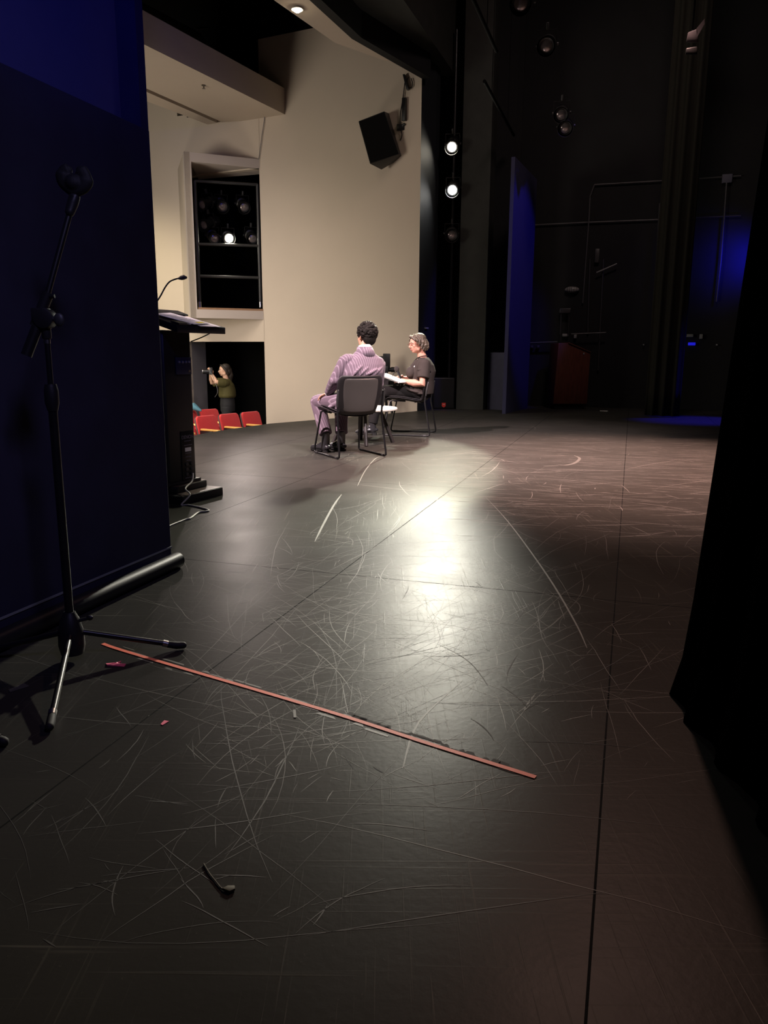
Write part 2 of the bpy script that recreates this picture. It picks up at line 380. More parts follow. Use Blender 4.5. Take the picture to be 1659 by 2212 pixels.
# front corner of the projecting lighting box
bn = V((-bd.y, bd.x, 0))
FLp = onplane(405, 520, BRp, bn); FLp.z = 0; BR0 = V((BRp.x, BRp.y, 0))
z2_ = lambda p: V((p.x, p.y, 0))
sSL, _ = wp(391, 520); SLp = z2_(wpt(sSL, 0))
zBT = onplane(397, 327, BRp, bn).z; zBB = onplane(413, 686.5, BRp, bn).z
zIT = onplane(412.6, 349, BRp, bn).z; zIB = onplane(427, 668, BRp, bn).z
ILp = onplane(420, 520, BRp, bn); ILp.z = 0
sTop, zTop = wp(640, 68); s555, _ = wp(556, 120)
CZ = 5.03
def wallrect(mb, s0, s1, z0, z1, th=0.12):
    mb.hexa([wpt(s0, z0), wpt(s1, z0), wpt(s1, z0, -th), wpt(s0, z0, -th)], [wpt(s0, z1), wpt(s1, z1), wpt(s1, z1, -th), wpt(s0, z1, -th)])
mb = MB()
sB0, sB1 = sBR+0.01, sSL-0.15
wallrect(mb, 0.0, dR, HF, zTop)                    # right of the openings
lo = min(dR, sB0)
wallrect(mb, dR, s555, dT, zIB)
wallrect(mb, dR, sB0, zIB, zIT) if sB0 > dR else None
wallrect(mb, dR, s555, zIT, zTop)
wallrect(mb, s555, dL, dT, zIB)
wallrect(mb, sB1, dL, zIB, zIT) if dL > sB1 else None
wallrect(mb, s555, dL, zIT, CZ+0.25)
wallrect(mb, dL, 11.0, HF, zIB); wallrect(mb, max(dL, sB1), 11.0, zIB, zIT); wallrect(mb, dL, 11.0, zIT, 6.3)
S(mb, 'wall_house', M['plaster'], smooth=0)
# doorway: grey jamb, black vestibule
mb = MB(); j = 0.55
mb.hexa([wpt(dL, HF), wpt(dL+0.1, HF), wpt(dL+0.1, HF, -j), wpt(dL, HF, -j)], [wpt(dL, dT), wpt(dL+0.1, dT), wpt(dL+0.1, dT, -j), wpt(dL, dT, -j)])
S(mb, 'door_1', M['jamb'], smooth=0)
mb = MB()
a = [wpt(dR-0.02, HF+0.002, -0.13), wpt(dR-0.02, HF+0.002, -2.2), wpt(dL+0.6, HF+0.002, -2.2), wpt(dL+0.6, HF+0.002, -j), wpt(dL+0.101, HF+0.002, -j)]
for p, q in zip(a[:-1], a[1:]): mb.quad(p, q, V((q.x, q.y, dT+0.05)), V((p.x, p.y, dT+0.05)))
mb.add([V((p.x, p.y, dT+0.05)) for p in a]+[wpt(dL+0.1, dT+0.05, -0.13)], [(0, 1, 2, 3, 4, 5)])
S(mb, 'wall_vestibule', M['deepblack'], smooth=0)
# projecting box round the upper opening
mb = MB()
def z2(p, z): return V((p.x, p.y, z))
th = bn*-0.10 if bn.dot(CAM-BR0) > 0 else bn*0.10
def slab(p, q, z0, z1):
    mb.hexa([z2(p, z0), z2(q, z0), z2(q+th, z0), z2(p+th, z0)], [z2(p, z1), z2(q, z1), z2(q+th, z1), z2(p+th, z1)])
slab(FLp, ILp, zBB, zBT); slab(ILp, BR0, zIT, zBT); slab(ILp, BR0, zBB, zIB)
S(mb, 'window_1', M['plaster_grey'], smooth=0)
mb = MB()
mb.hexa([z2(FLp, zBB), z2(SLp, zBB), z2(SLp+WD*-0.1, zBB), z2(FLp-bd*0.1, zBB)], [z2(FLp, zBT), z2(SLp, zBT), z2(SLp+WD*-0.1, zBT), z2(FLp-bd*0.1, zBT)])
SRp = wpt(sBR, 0)
mb.add([z2(FLp, zBT-0.01), z2(BR0, zBT-0.01), z2(SLp, zBT-0.01)], [(0, 1, 2)]); mb.add([z2(FLp, zBB+0.01), z2(BR0, zBB+0.01), z2(SLp, zBB+0.01)], [(0, 1, 2)])
S(mb, 'trim_1', M['plaster'], smooth=0)
ci0 = [ILp+th, BR0+th*0.2, BR0-WN*0.5, SLp-WN*0.35+WD*-0.2]
mb = MB(); mb.hexa([z2(p, zIT+0.02) for p in ci0], [z2(p, zIT+0.06) for p in ci0]); S(mb, 'trim_2', M['plaster_grey'], smooth=0)
mb = MB()                                           # dark lighting slot behind
q0 = [BR0-WN*0.04, BR0-WN*1.5-WD*0.1, SLp-WN*1.6+WD*1.2, SLp-WN*0.14-WD*0.1]
for p, q in zip(q0[:-1], q0[1:]): mb.quad(z2(p, zBB+0.02), z2(q, zBB+0.02), z2(q, zBT+0.3), z2(p, zBT+0.3))
mb.add([z2(p, zIT+0.4) for p in q0], [(0, 1, 2, 3)]); mb.add([z2(p, zIB-0.04) for p in q0], [(0, 1, 2, 3)])
S(mb, 'wall_slot', M['deepblack'], smooth=0)
mb = MB(); mb.hexa([z2(ILp-bd*0.02, zIB), z2(BR0-bd*0.0, zIB), z2(BR0+th*1.6, zIB), z2(ILp-bd*0.02+th*1.6, zIB)], [z2(ILp-bd*0.02, zIB+0.035), z2(BR0, zIB+0.035), z2(BR0+th*1.6, zIB+0.035), z2(ILp-bd*0.02+th*1.6, zIB+0.035)])
S(mb, 'trim_3', M['sill'], smooth=0)

# ceiling clouds over the house
c1 = fl(631, 255, CZ); c0 = fl(313, 97, CZ); b1 = fl(449, 269, CZ); b0 = fl(318, 219, CZ)
cdir = (c0-c1).normalized(); c0 = c1+cdir*8.5; bdr = (b0-b1).normalized(); b0 = b1+bdr*8.5
s0a = fl(480, 264, CZ); s0b = fl(318, 192, CZ); sd = (s0b-s0a).normalized(); s0b = s0a+sd*8.0
gap = 0.11; perp = (b0-c0).normalized()
mb = MB()
def cslab(p, q, r, t, z0=CZ, z1=CZ+0.42): mb.hexa([z2(x, z0) for x in (p, q, r, t)], [z2(x, z1) for x in (p, q, r, t)])
ws = c1+(b1-c1)*((s0a-c1).dot((b1-c1).normalized())/(b1-c1).length)
cslab(c1, c0, s0b, s0a); cslab(s0a+perp*gap, s0b+perp*gap, b0, b1)
S(mb, 'ceiling_cloud', M['plaster'], smooth=0)
mb = MB(); cslab(s0a, s0b, s0b+perp*gap, s0a+perp*gap, CZ+0.12, CZ+0.3); S(mb, 'trim_4', M['jamb'], smooth=0)
mb = MB(); mb.box((0, 10, 9.6), (44, 44, 0.1)); S(mb, 'ceiling', M['deepblack'], smooth=0)
# dark void behind the clouds
pv = wpt(s555, 0, -0.02)
mb = MB()
for sa, sb_, za in ((s555-0.02, s555+1.6, CZ+0.2), (s555+1.6, 11, 6.28)):
    mb.hexa([wpt(sa, za, 0.01), wpt(sb_, za, 0.01), wpt(sb_, za, -0.1), wpt(sa, za, -0.1)], [wpt(sa, 9.5, 0.01), wpt(sb_, 9.5, 0.01), wpt(sb_, 9.5, -0.1), wpt(sa, 9.5, -0.1)])
mb.hexa([wpt(0, zTop, 0.01), wpt(s555, zTop, 0.01), wpt(s555, zTop, -0.1), wpt(0, zTop, -0.1)], [wpt(0, 9.5, 0.01), wpt(s555, 9.5, 0.01), wpt(s555, 9.5, -0.1), wpt(0, 9.5, -0.1)])
S(mb, 'wall_attic', M['deepblack'], smooth=0)

# proscenium header, beige ledge under it, beam
HZ = 5.25
h0 = z2(W0, 0); h1 = z2(fl(760, 84, HZ), 0); h2 = z2(fl(668, 0, HZ), 0); hd = (h2-h1).normalized(); h3 = h2+hd*7
hdir = [h0, h1, h2, h3]
off = V((0.9, -0.25, 0))
mb = MB()
for p, q in zip(hdir[:-1], hdir[1:]):
    mb.hexa([z2(p, HZ), z2(q, HZ), z2(q, HZ)+off*0.15, z2(p, HZ)+off*0.15], [z2(p, 9.5), z2(q, 9.5), z2(q, 9.5)+off*0.15, z2(p, 9.5)+off*0.15])
S(mb, 'wall_header', M['blackwall'], smooth=0)
l1 = z2(fl(723, 94, HZ), 0); l2 = z2(fl(588, 0, HZ), 0); l3 = l2+hd*7
mb = MB(); 
mb.hexa([z2(h0-(h0-h1)*0.3, HZ+0.012), z2(h1, HZ+0.012), z2(h2, HZ+0.012), z2(h3, HZ+0.012), z2(l3, HZ+0.012), z2(l2, HZ+0.012), z2(l1, HZ+0.012)],
        [z2(h0-(h0-h1)*0.3, HZ+0.1), z2(h1, HZ+0.1), z2(h2, HZ+0.1), z2(h3, HZ+0.1), z2(l3, HZ+0.1), z2(l2, HZ+0.1), z2(l1, HZ+0.1)])
S(mb, 'ceiling_ledge', M['plaster'], smooth=0)
BZ = 5.6
g0 = z2(fl(985, 164, BZ), 0); g1 = z2(fl(872, 0, BZ), 0); g2 = g1+(g1-g0).normalized()*7
e0 = z2(fl(893, 164, BZ), 0); e1 = z2(fl(762, 0, BZ), 0); e2 = e1+(e1-e0).normalized()*7
mb = MB(); mb.hexa([z2(x, BZ) for x in (g0, g1, g2, e2, e1, e0)], [z2(x, 9.5) for x in (g0, g1, g2, e2, e1, e0)]); S(mb, 'ceiling_beam', M['colgrey'], smooth=0)

# far side of the stage: jamb, tormentor column, back walls
j0 = z2(W0, 0); j1 = z2(fl(931, 884), 0)
mb = MB(); mb.prism([j0+WN*0.0, j1, j1+EU*0.25, j0+EU*0.25-WN*0.1], -0.1, 9.5); S(mb, 'wall_proscenium', M['jambblue'], smooth=0)
k0 = z2(fl(985, 884), 0); k1 = z2(fl(1043, 885), 0)
mb = MB(); mb.prism([k0, k1, k1+EU*0.5, k0+EU*0.5], 0, 9.5); S(mb, 'wall_tormentor', M['colgrey'], smooth=0)
mb = MB(); mb.prism([j1+EU*1.3-EV*0.6, k1+EU*1.4+EV*0.3, k1+EU*1.5+EV*0.3, j1+EU*1.4-EV*0.6], 0, 9.5); S(mb, 'wall_recess', M['blackwall'], smooth=0)
BWc = 15.1
def bw(uu): return EU*BWc+EV*uu
mb = MB(); mb.hexa([bw(-2.4), bw(9), bw(9)+EU*0.1, bw(-2.4)+EU*0.1], [bw(-2.4)+Z*9.5, bw(9)+Z*9.5, bw(9)+EU*0.1+Z*9.5, bw(-2.4)+EU*0.1+Z*9.5])
S(mb, 'wall_back', M['blackwall'], smooth=0)
mb = MB(); r0 = EV*8.2
mb.hexa([r0-EU*3, r0+EU*16, r0+EU*16+EV*0.1, r0-EU*3+EV*0.1], [r0-EU*3+Z*9.5, r0+EU*16+Z*9.5, r0+EU*16+EV*0.1+Z*9.5, r0-EU*3+EV*0.1+Z*9.5]); S(mb, 'wall_upstage', M['velour'], smooth=0)

# near left: free standing navy panel wall with tube along its foot, blue lit wall above it
fa = z2(fl(372, 1222), 0); fd = -EU
zf = at(322, 282, fa.y).z
mb = MB(); mb.prism([fa, fa+fd*6.5, fa+fd*6.5-EV*0.06, fa-EV*0.06], 0.05, zf); o = S(mb, 'wall_left', M['navy'], smooth=0, bevel=0.004)
mb = MB(); mb.tube([fa+EV*0.04+Z*0.036-EU*0.01, fa+EV*0.04+Z*0.036+fd*6.5], 0.036, n=16); S(mb, 'baseboard_left', M['blackplastic'], smooth=60)
mb = MB(); mb.prism([fa+EV*0.004, fa+fd*6.5+EV*0.004, fa+fd*6.5, fa], 0.088, 0.096); S(mb, 'trim_5', M['greyplate'], smooth=0)
ba = fa-EV*0.32
be = ba
e_px = at(283, 100, (ba).y)
mb = MB(); k_ = 0.0
while True:
    q_ = ba+EU*k_+Z*2.2-CAM
    if CX+F*q_.dot(right_c)/q_.dot(fw) > 281 or k_ > 3: break
    k_ += 0.01
b_start = ba+EU*k_
mb.prism([b_start, b_start+fd*7, b_start+fd*7-EV*0.08, b_start-EV*0.08], 0, 9.5); S(mb, 'wall_blue', M['bluefab'], smooth=0)
pe = at(313, 0, 3.7); pe2 = at(321, 280, 3.7)
mb = MB(); p0 = z2(pe2, 0); mb.prism([p0, p0+fd*0.055, p0+fd*0.055-EV*0.10, p0-EV*0.10], 0, 9.5); S(mb, 'trim_6', M['navy'], smooth=0)

# ================================================================== THINGS
# ---- boom microphone stand in front of the navy panel
hub = fl(158, 1424); hub.z = 0; HY = hub.y
t = thing('microphone_stand', 'black boom microphone stand on tripod feet in front of the navy panel', 'stand', hub)
def L(p): return V(p)-hub
hubz = 0.115
feet = [fl(396, 1402), fl(108, 1580), fl(-90, 1428)]
mb = MB(); mb.lathe([(0.001, 0.02), (0.036, 0.022), (0.042, 0.05), (0.040, 0.10), (0.030, 0.14), (0.022, 0.155), (0.018, 0.165), (0.001, 0.166)], n=20)
hubo = mb.build('hub', M['blackplastic'], t)
mb = MB(); mb.cyl((0.03, 0.0, 0.135), (0.055, 0.005, 0.140), 0.006, n=10); mb.ell((0.062, 0.006, 0.142), (0.012, 0.006, 0.009)); mb.build('hub_knob', M['blackplastic'], hubo)
for f in feet:
    lf = L(z2(f, 0.012)); d = V((lf.x, lf.y, 0)).normalized()
    mb = MB(); mb.tube([d*0.025+Z*0.095, lf-d*0.02+Z*0.004], 0.0095, n=12)
    lg = mb.build('leg', M['blackmetal'], t)
    mb = MB(); mb.tube([lf-d*0.05+Z*0.010, lf-d*0.02+Z*0.003, lf+Z*0.002], [0.0115, 0.0125, 0.012], n=12, roundcap=True); mb.build('rubber_foot', M['rubber'], lg)
    mb = MB(); mb.tube([lf-d*0.066+Z*0.016, lf-d*0.05+Z*0.0105], 0.0118, n=12); mb.build('ferrule', M['chrome'], lg)
zc = at(110, 830, HY).z; ze = at(120, 885, HY).z; zt = at(100, 690, HY).z
mb = MB(); mb.cyl((0, 0, 0.14), (0, 0, ze+0.02), 0.0135, n=16); mb.build('lower_tube', M['blackmetal'], t)
mb = MB(); mb.lathe([(0.001, ze-0.005), (0.015, ze-0.004), (0.021, ze+0.02), (0.021, zc-0.02), (0.017, zc), (0.001, zc+0.001)], n=18); mb.build('height_clutch', M['blackplastic'], t)
mb = MB(); mb.cyl((0, 0, zc-0.02), (0, 0, zt-0.01), 0.0085, n=14); ut = mb.build('upper_tube', M['blackmetal'], t)
zb = at(100, 738, HY).z; mb = MB(); mb.cyl((0, 0, zb-0.006), (0, 0, zb+0.008), 0.0098, n=14); mb.build('collar', M['chrome'], ut)
piv = L(at(98, 688, HY)); 
mb = MB(); mb.cyl((0, 0, zb+0.008), (piv.x, piv.y, piv.z+0.01), 0.014, 0.013, n=14); mb.cyl(piv+V((0, -0.022, 0)), piv+V((0, 0.022, 0)), 0.03, n=20); mb.box(piv+V((-0.012, 0, 0)), (0.05, 0.03, 0.06)); mb.build('boom_joint', M['blackplastic'], t, bevel=0.003)
mb = MB(); mb.cyl(piv+V((0.02, -0.012, 0.0)), piv+V((0.035, -0.014, -0.002)), 0.008, n=10); mb.ell(piv+V((0.047, -0.015, -0.004)), (0.016, 0.008, 0.02)); mb.build('boom_knob', M['darksteel'], t)
p_t, p_m, p_c = L(at(55, 770, HY)), L(at(96, 655, HY)), L(at(160, 428, HY+0.08))
b0_, b1_ = L(at(82, 700, HY)), L(at(103, 640, HY+0.01))
mb = MB(); mb.tube([L(at(88, 690, HY)), L(at(156, 440, HY+0.08))], 0.0088, n=14); bm_ = mb.build('boom_arm', M['blackmetal'], t)
mb = MB(); mb.tube([L(at(76, 705, HY)), L(at(105, 632, HY+0.01))], 0.0165, n=14); mb.build('arm_clamp', M['blackplastic'], t)
mb = MB(); mb.cyl(L(at(108, 641, HY)), L(at(118, 640, HY)), 0.006, n=10); mb.build('clamp_screw', M['blackmetal'], t)
mb = MB(); mb.tube([L(at(57, 768, HY-0.02)), L(at(84, 697, HY))], 0.0165, n=14); mb.build('counterweight', M['blackmetal'], t)
mb = MB(); mb.tube([L(at(151, 458, HY+0.07)), L(at(157, 440, HY+0.08)), L(at(161, 426, HY+0.08)), L(at(165, 418, HY+0.085))], [0.014, 0.0165, 0.0165, 0.011], n=14, roundcap=True); mb.build('arm_tip', M['blackplastic'], t)
cb, ct = L(at(163, 424, HY+0.08)), L(at(158, 372, HY+0.08))
mb = MB(); mb.tube([cb, L(at(163, 405, HY+0.08))], 0.009, n=12)
for q in ((142, 392, 139, 373, 150, 366), (178, 400, 184, 385, 172, 364)):
    mb.tube(smooth_path([L(at(161, 408, HY+0.08)), L(at(q[0], q[1], HY+0.08)), L(at(q[2], q[3], HY+0.08)), L(at(q[4], q[5], HY+0.08))], 5), [0.016]*10+[0.013]*5+[0.008], n=10, ell=1.6, roundcap=True)
mb.ell(L(at(160, 396, HY+0.08)), (0.028, 0.026, 0.026))
mb.build('microphone_clip', M['rubber'], t, remesh=0.003, sm=2)

# ---- another stand whose foot enters at the left
f2 = fl(8, 1612)
h2p = V((f2.x-0.36, f2.y+0.12, 0))
t = thing('microphone_stand', 'second black microphone stand, only the tip of one foot showing at the left edge', 'stand', h2p)
mb = MB(); mb.lathe([(0.001, 0.02), (0.036, 0.022), (0.042, 0.05), (0.040, 0.10), (0.030, 0.14), (0.018, 0.165), (0.001, 0.166)], n=18); mb.build('hub', M['blackplastic'], t)
mb = MB(); mb.cyl((0, 0, 0.14), (0, 0, 1.0), 0.0135); mb.build('lower_tube', M['blackmetal'], t)
d0 = (z2(f2, 0)-h2p); a0 = math.atan2(d0.y, d0.x)
for k in range(3):
    d = V((math.cos(a0+k*2*PI/3), math.sin(a0+k*2*PI/3), 0)); e = d*d0.length+Z*0.012
    mb = MB(); mb.tube([d*0.025+Z*0.095, e-d*0.02], 0.0095, n=12); lg = mb.build('leg', M['blackmetal'], t)
    mb = MB(); mb.tube([e-d*0.05+Z*0.006, e], [0.013, 0.014], n=12, roundcap=True); mb.build('rubber_foot', M['rubber'], lg)
    mb = MB(); mb.tube([e-d*0.04+Z*0.006, e-d*0.012+Z*0.004], 0.0145, n=12); mb.build('ferrule', M['chrome'], lg)

# ---- tape on the boards
def strip(pts, w, z=0.0012, h=0.0008):
    mb = MB(); pts = [V((p[0], p[1], z)) for p in pts]; rr = []
    for i, p in enumerate(pts):
        tdir = (pts[min(i+1, len(pts)-1)]-pts[max(i-1, 0)]).normalized(); nn = V((-tdir.y, tdir.x, 0))
        ww = w[i] if isinstance(w, list) else w
        rr.append([p-nn*ww/2, p+nn*ww/2, p+nn*ww/2+Z*h, p-nn*ww/2+Z*h])
    mb.rings(rr); return mb
ta, tb = fl(222, 1391), fl(1157, 1680)
random.seed(4)
n = 24; pts = []
for i in range(n+1):
    q = fl(222+(1157-222)*i/n, 0) if False else ta.lerp(tb, i/n); pts.append(q)
# follow the slight bow of the real line
tp = [fl(222, 1391), fl(262, 1405), fl(420, 1452), fl(560, 1493), fl(740, 1547), fl(900, 1599), fl(1030, 1640), fl(1110, 1665), fl(1157, 1680)]
o = strip(smooth_path(tp, 4), 0.015).build('floor_tape', M['tape'], None, smooth=0); tag(o, 'long orange red tape line stuck across the black stage floor', 'tape')
def patchy(name, x0, x1, offs, mtl, seed, wmin, wmax, z=0.0007):
    rnd = random.Random(seed); mb = MB()
    def tl(u):
        k = u*(len(tp)-1); i = min(int(k), len(tp)-2); return tp[i].lerp(tp[i+1], k-i)
    u = x0
    while u < x1:
        l = rnd.uniform(0.012, 0.04); a, b = tl(u), tl(min(1, u+l)); dd = (b-a).normalized(); nn = V((-dd.y, dd.x, 0)); o_ = rnd.uniform(*offs)
        w = rnd.uniform(wmin, wmax); a = z2(a, z)+nn*o_; b = z2(b, z)+nn*o_; sk = dd*rnd.uniform(0, 0.02)
        mb.quad(a-nn*w/2, b-nn*w/2, b+nn*w/2-sk, a+nn*w/2+sk*0.5); u += l*rnd.uniform(0.5, 1.0)
    o = mb.build(name, mtl, None, smooth=0); return o
o = patchy('tape_residue', 0.50, 0.86, (0.008, 0.024), M['residue'], 1, 0.008, 0.018); tag(o, 'ragged black tape residue along the right half of the orange line', 'residue', kind='stuff')
o = patchy('dust_line', 0.10, 0.56, (-0.026, 0.026), M['scuff'], 2, 0.004, 0.012); tag(o, 'pale dusty glue marks either side of the left half of the orange line', 'residue', kind='stuff')
mb = MB(); p = tp[7]; mb.add([z2(fl(1075, 1660), 0.0009), z2(fl(1112, 1672), 0.0009), z2(fl(1108, 1666), 0.0009), z2(fl(1080, 1656), 0.0009)], [(0, 1, 2, 3)]); o = mb.build('tape_scrap', M['residue'], None, smooth=0); tag(o, 'short black scrap of tape under the right end of the orange line', 'tape')
def poly_tape(name, pxs, mtl, label, curl=0.0):
    mb = MB(); b = [z2(fl(*q), 0.0008) for q in pxs]; tq = [z2(p, 0.0018+curl*(i % 2)) for i, p in enumerate(b)]; mb.hexa(b, tq); o = mb.build(name, mtl, None, smooth=0); tag(o, label, 'tape'); return o
poly_tape('pink_tape', [(229, 1434), (231, 1439), (268, 1441), (272, 1437), (256, 1434), (262, 1431), (254, 1431), (250, 1434.5)], M['pink'], 'crumpled pink tape strip on the floor beside the microphone stand foot', 0.004)
poly_tape('pink_tape', [(347, 1565), (351, 1567.5), (365, 1559), (355, 1557)], M['pink'], 'small pink tape square on the floor below the orange line')
poly_tape('grey_tape', [(18, 1491), (22, 1496), (64, 1483), (52, 1477)], M['greytape'], 'faded grey tape mark on the floor left of the microphone stand')
poly_tape('grey_tape', [(633, 1534), (634, 1551), (640, 1551), (639, 1535)], M['scuff'], 'tiny pale tape scrap just below the middle of the orange line')
mb = MB(); cc = [fl(440, 1868), fl(452, 1888), fl(466, 1906), fl(480, 1922), fl(492, 1924)]; mb.tube(smooth_path([z2(p, 0.0025) for p in cc], 5), 0.0016, n=6)
wr = mb.build('dead_leaf', mat('dry_leaf', (0.09, 0.08, 0.045), 0.7, var=0.3), None); tag(wr, 'dry leaf with a long stalk lying on the dark front floor', 'leaf')
mb = MB(); lf = [fl(480, 1924), fl(492, 1918), fl(507, 1918), fl(508, 1925), fl(496, 1931)]; mb.hexa([z2(p, 0.001) for p in lf], [z2(p, 0.006) for p in lf]); bl = mb.build('blade', wr.data.materials[0], wr, bevel=0.001)

# ---- scuffs worn into the boards
rnd = random.Random(11)
def scuffs(name, n, mtl, wr_, region, seed, z, azm=60, azs=0.75, pr=0.7):
    rnd = random.Random(seed); mb = MB()
    for i in range(n):
        px, py = region(rnd); p = fl(px, py)
        if p.y > 13.5 or p.y < 0.6 or (p-fa).dot(EV) < 0.12: continue
        ln = rnd.choice((0.05, 0.09, 0.14, 0.2, 0.3, 0.5, 0.8))*rnd.uniform(0.6, 1.3); az = rnd.gauss(rad(azm), azs) if rnd.random() < pr else rnd.uniform(0, PI); cv = rnd.gauss(0, 1.0)/max(ln, 0.15)*0.16
        k = 8; w = rnd.uniform(*wr_); pts = []; q = p.copy(); a = az
        for j in range(k+1):
            pts.append(V((q.x, q.y, z))); q = q+V((math.cos(a), math.sin(a), 0))*ln/k; a += cv*ln/k*2+rnd.gauss(0, 0.04)
        o = len(mb.v)
        for j, s_ in enumerate(pts):
            td = (pts[min(j+1, k)]-pts[max(j-1, 0)]).normalized(); nn = V((-td.y, td.x, 0)); ww = w*(math.sin(PI*(j+0.3)/(k+0.6))**0.7)
            mb.v += [s_-nn*ww/2, s_+nn*ww/2]
        for j in range(k): mb.f.append((o+2*j, o+2*j+1, o+2*j+3, o+2*j+2))
    o = mb.build(name, mtl, None, smooth=0); return o
def reg_mid(r):
    while True:
        x, y = r.uniform(380, 1480), r.triangular(910, 1800, 1250)
        if x < 380+ (y-900)*0.0 or r.random() < 0.2+0.8*math.exp(-((x-760)/420)**2): return x, y
def reg_far(r): return r.uniform(880, 1520), r.triangular(895, 1180, 960)
def reg_left(r): return r.uniform(0, 760), r.uniform(1450, 2050)
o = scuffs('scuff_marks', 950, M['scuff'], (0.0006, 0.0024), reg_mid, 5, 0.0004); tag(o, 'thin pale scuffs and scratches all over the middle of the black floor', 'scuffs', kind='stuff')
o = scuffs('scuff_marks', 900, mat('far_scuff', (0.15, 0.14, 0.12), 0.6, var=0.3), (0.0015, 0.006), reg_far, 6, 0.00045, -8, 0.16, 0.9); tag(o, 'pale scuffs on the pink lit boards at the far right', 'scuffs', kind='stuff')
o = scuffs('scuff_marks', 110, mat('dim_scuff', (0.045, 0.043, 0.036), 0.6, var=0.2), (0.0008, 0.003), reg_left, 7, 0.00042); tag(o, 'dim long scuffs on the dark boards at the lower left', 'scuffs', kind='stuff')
o = scuffs('rubber_marks', 26, M['darkscuff'], (0.0015, 0.004), lambda r: (r.uniform(650, 1150), r.uniform(1180, 1680)), 8, 0.0005); tag(o, 'black rubber skid marks on the shiny middle of the floor', 'scuffs', kind='stuff')
big = MB()
for pth, w in (([(1206, 1004), (1222, 1005), (1242, 1000), (1252, 990), (1240, 984)], 0.03), ([(1174, 1007), (1206, 1006)], 0.02), ([(680, 1170), (700, 1130), (722, 1090), (738, 1068)], 0.014), ([(772, 1050), (790, 1015), (812, 990), (830, 985)], 0.010), ([(1050, 1075), (1100, 1130), (1180, 1240), (1240, 1340), (1268, 1400)], 0.008), ([(870, 1660), (905, 1560), (1000, 1470)], 0.006)):
    pp = smooth_path([z2(fl(*q), 0.0006) for q in pth], 5); o_ = len(big.v)
    for j, s_ in enumerate(pp):
        td = (pp[min(j+1, len(pp)-1)]-pp[max(j-1, 0)]).normalized(); nn = V((-td.y, td.x, 0)); ww = w*(math.sin(PI*(j+0.4)/(len(pp)))**0.6)
        big.v += [s_-nn*ww/2, s_+nn*ww/2]
    for j in range(len(pp)-1): big.f.append((o_+2*j, o_+2*j+1, o_+2*j+3, o_+2*j+2))
o = big.build('scuff_marks', M['scuff'], None, smooth=0); tag(o, 'broad curved drag marks, one hooked, across the stage floor', 'scuffs', kind='stuff')

# ---- black lectern with loudspeaker column at the left
n0, n1 = z2(fl(395, 1091), 0), z2(fl(482, 1069), 0)
ld = (n1-n0).normalized(); ln_ = V((-ld.y, ld.x, 0))          # ln_: towards the house
lc = n0.lerp(n1, 0.5)
rzl = math.atan2(ld.y, ld.x)
W_ = (n1-n0).length*1.0
t = thing('lectern', 'black loudspeaker lectern with papers on its sloping top, half behind the navy panel', 'lectern', lc, rzl)
# local: x along the speaker edge (away), y towards the house
w = W_/2
mb = MB(); mb.prism([(-w, 0), (w, 0), (w+0.02, 0.34), (-w-0.02, 0.34)], 0, 0.055); bs = mb.build('base', M['blackplastic'], t, bevel=0.004)
mb = MB(); mb.prism([(-w+0.004, 0.006), (w-0.004, 0.006), (w-0.01, 0.105), (-w+0.06, 0.105)], 0.0552, 0.058); mb.build('tread', M['basewood'], bs, smooth=0)
mb = MB(); mb.hexa([V((-w+0.07, 0.10, 0.056)), V((w-0.02, 0.125, 0.056)), V((w+0.015, 0.335, 0.056)), V((-w-0.015, 0.335, 0.056))], [V((-w+0.07, 0.10, 0.10)), V((w-0.02, 0.125, 0.10)), V((w+0.015, 0.335, 0.10)), V((-w-0.015, 0.335, 0.10))]); pl_ = mb.build('plinth', M['blackplastic'], bs, bevel=0.003)
mb = MB(); mb.prism([(-w+0.075, 0.105), (w-0.025, 0.13), (w+0.01, 0.33), (-w-0.01, 0.33)], 0.1002, 0.103); mb.build('plinth_top', M['basewood'], pl_, smooth=0)
cw0, cw1 = -w+0.03, w-0.075
cy0 = 0.15
mb = MB(); mb.prism([(cw0, cy0+0.05), (cw0+0.03, cy0), (cw1-0.03, cy0), (cw1, cy0+0.03), (cw1, cy0+0.20), (cw0, cy0+0.20)], 0.103, 1.13); colm = mb.build('column', M['blackplastic'], t, bevel=0.006)
mb = MB(); mb.prism([(cw0-0.01, cy0-0.012), (cw1+0.012, cy0-0.012), (cw1+0.012, cy0+0.21), (cw0-0.01, cy0+0.21)], 0.1035, 0.125); mb.build('skirt', M['blackplastic'], colm, bevel=0.003)
# control plates on the speaker side of the column
xm = cw1-0.11
mb = MB(); mb.box((xm, cy0-0.004, 0.90), (0.15, 0.008, 0.115)); pn = mb.build('control_panel', M['navy'], colm, bevel=0.002)
mb = MB()
for k in range(4): mb.cyl((xm-0.05+0.033*k, cy0-0.008, 0.925), (xm-0.05+0.033*k, cy0-0.018, 0.925), 0.008, n=12)
mb.build('panel_knobs', M['greyplate'], pn)
mb = MB(); mb.box((xm+0.05, cy0-0.010, 0.865), (0.02, 0.006, 0.014)); mb.build('panel_switch', M['chrome'], pn)
mb = MB(); mb.box((xm+0.005, cy0-0.003, 0.29), (0.13, 0.006, 0.34)); am = mb.build('amplifier_plate', M['blackmetal'], colm, bevel=0.002)
text('maker_lettering', 'DENON', 0.034, M['text'], am, (xm+0.005, cy0-0.0072, 0.42), (PI/2, 0, 0))
text('small_lettering', 'PROFESSIONAL', 0.010, M['text'], am, (xm+0.005, cy0-0.0072, 0.394), (PI/2, 0, 0))
mb = MB(); mb.box((xm+0.005, cy0-0.007, 0.335), (0.06, 0.002, 0.026)); mb.build('printed_label', M['white'], am, smooth=0)
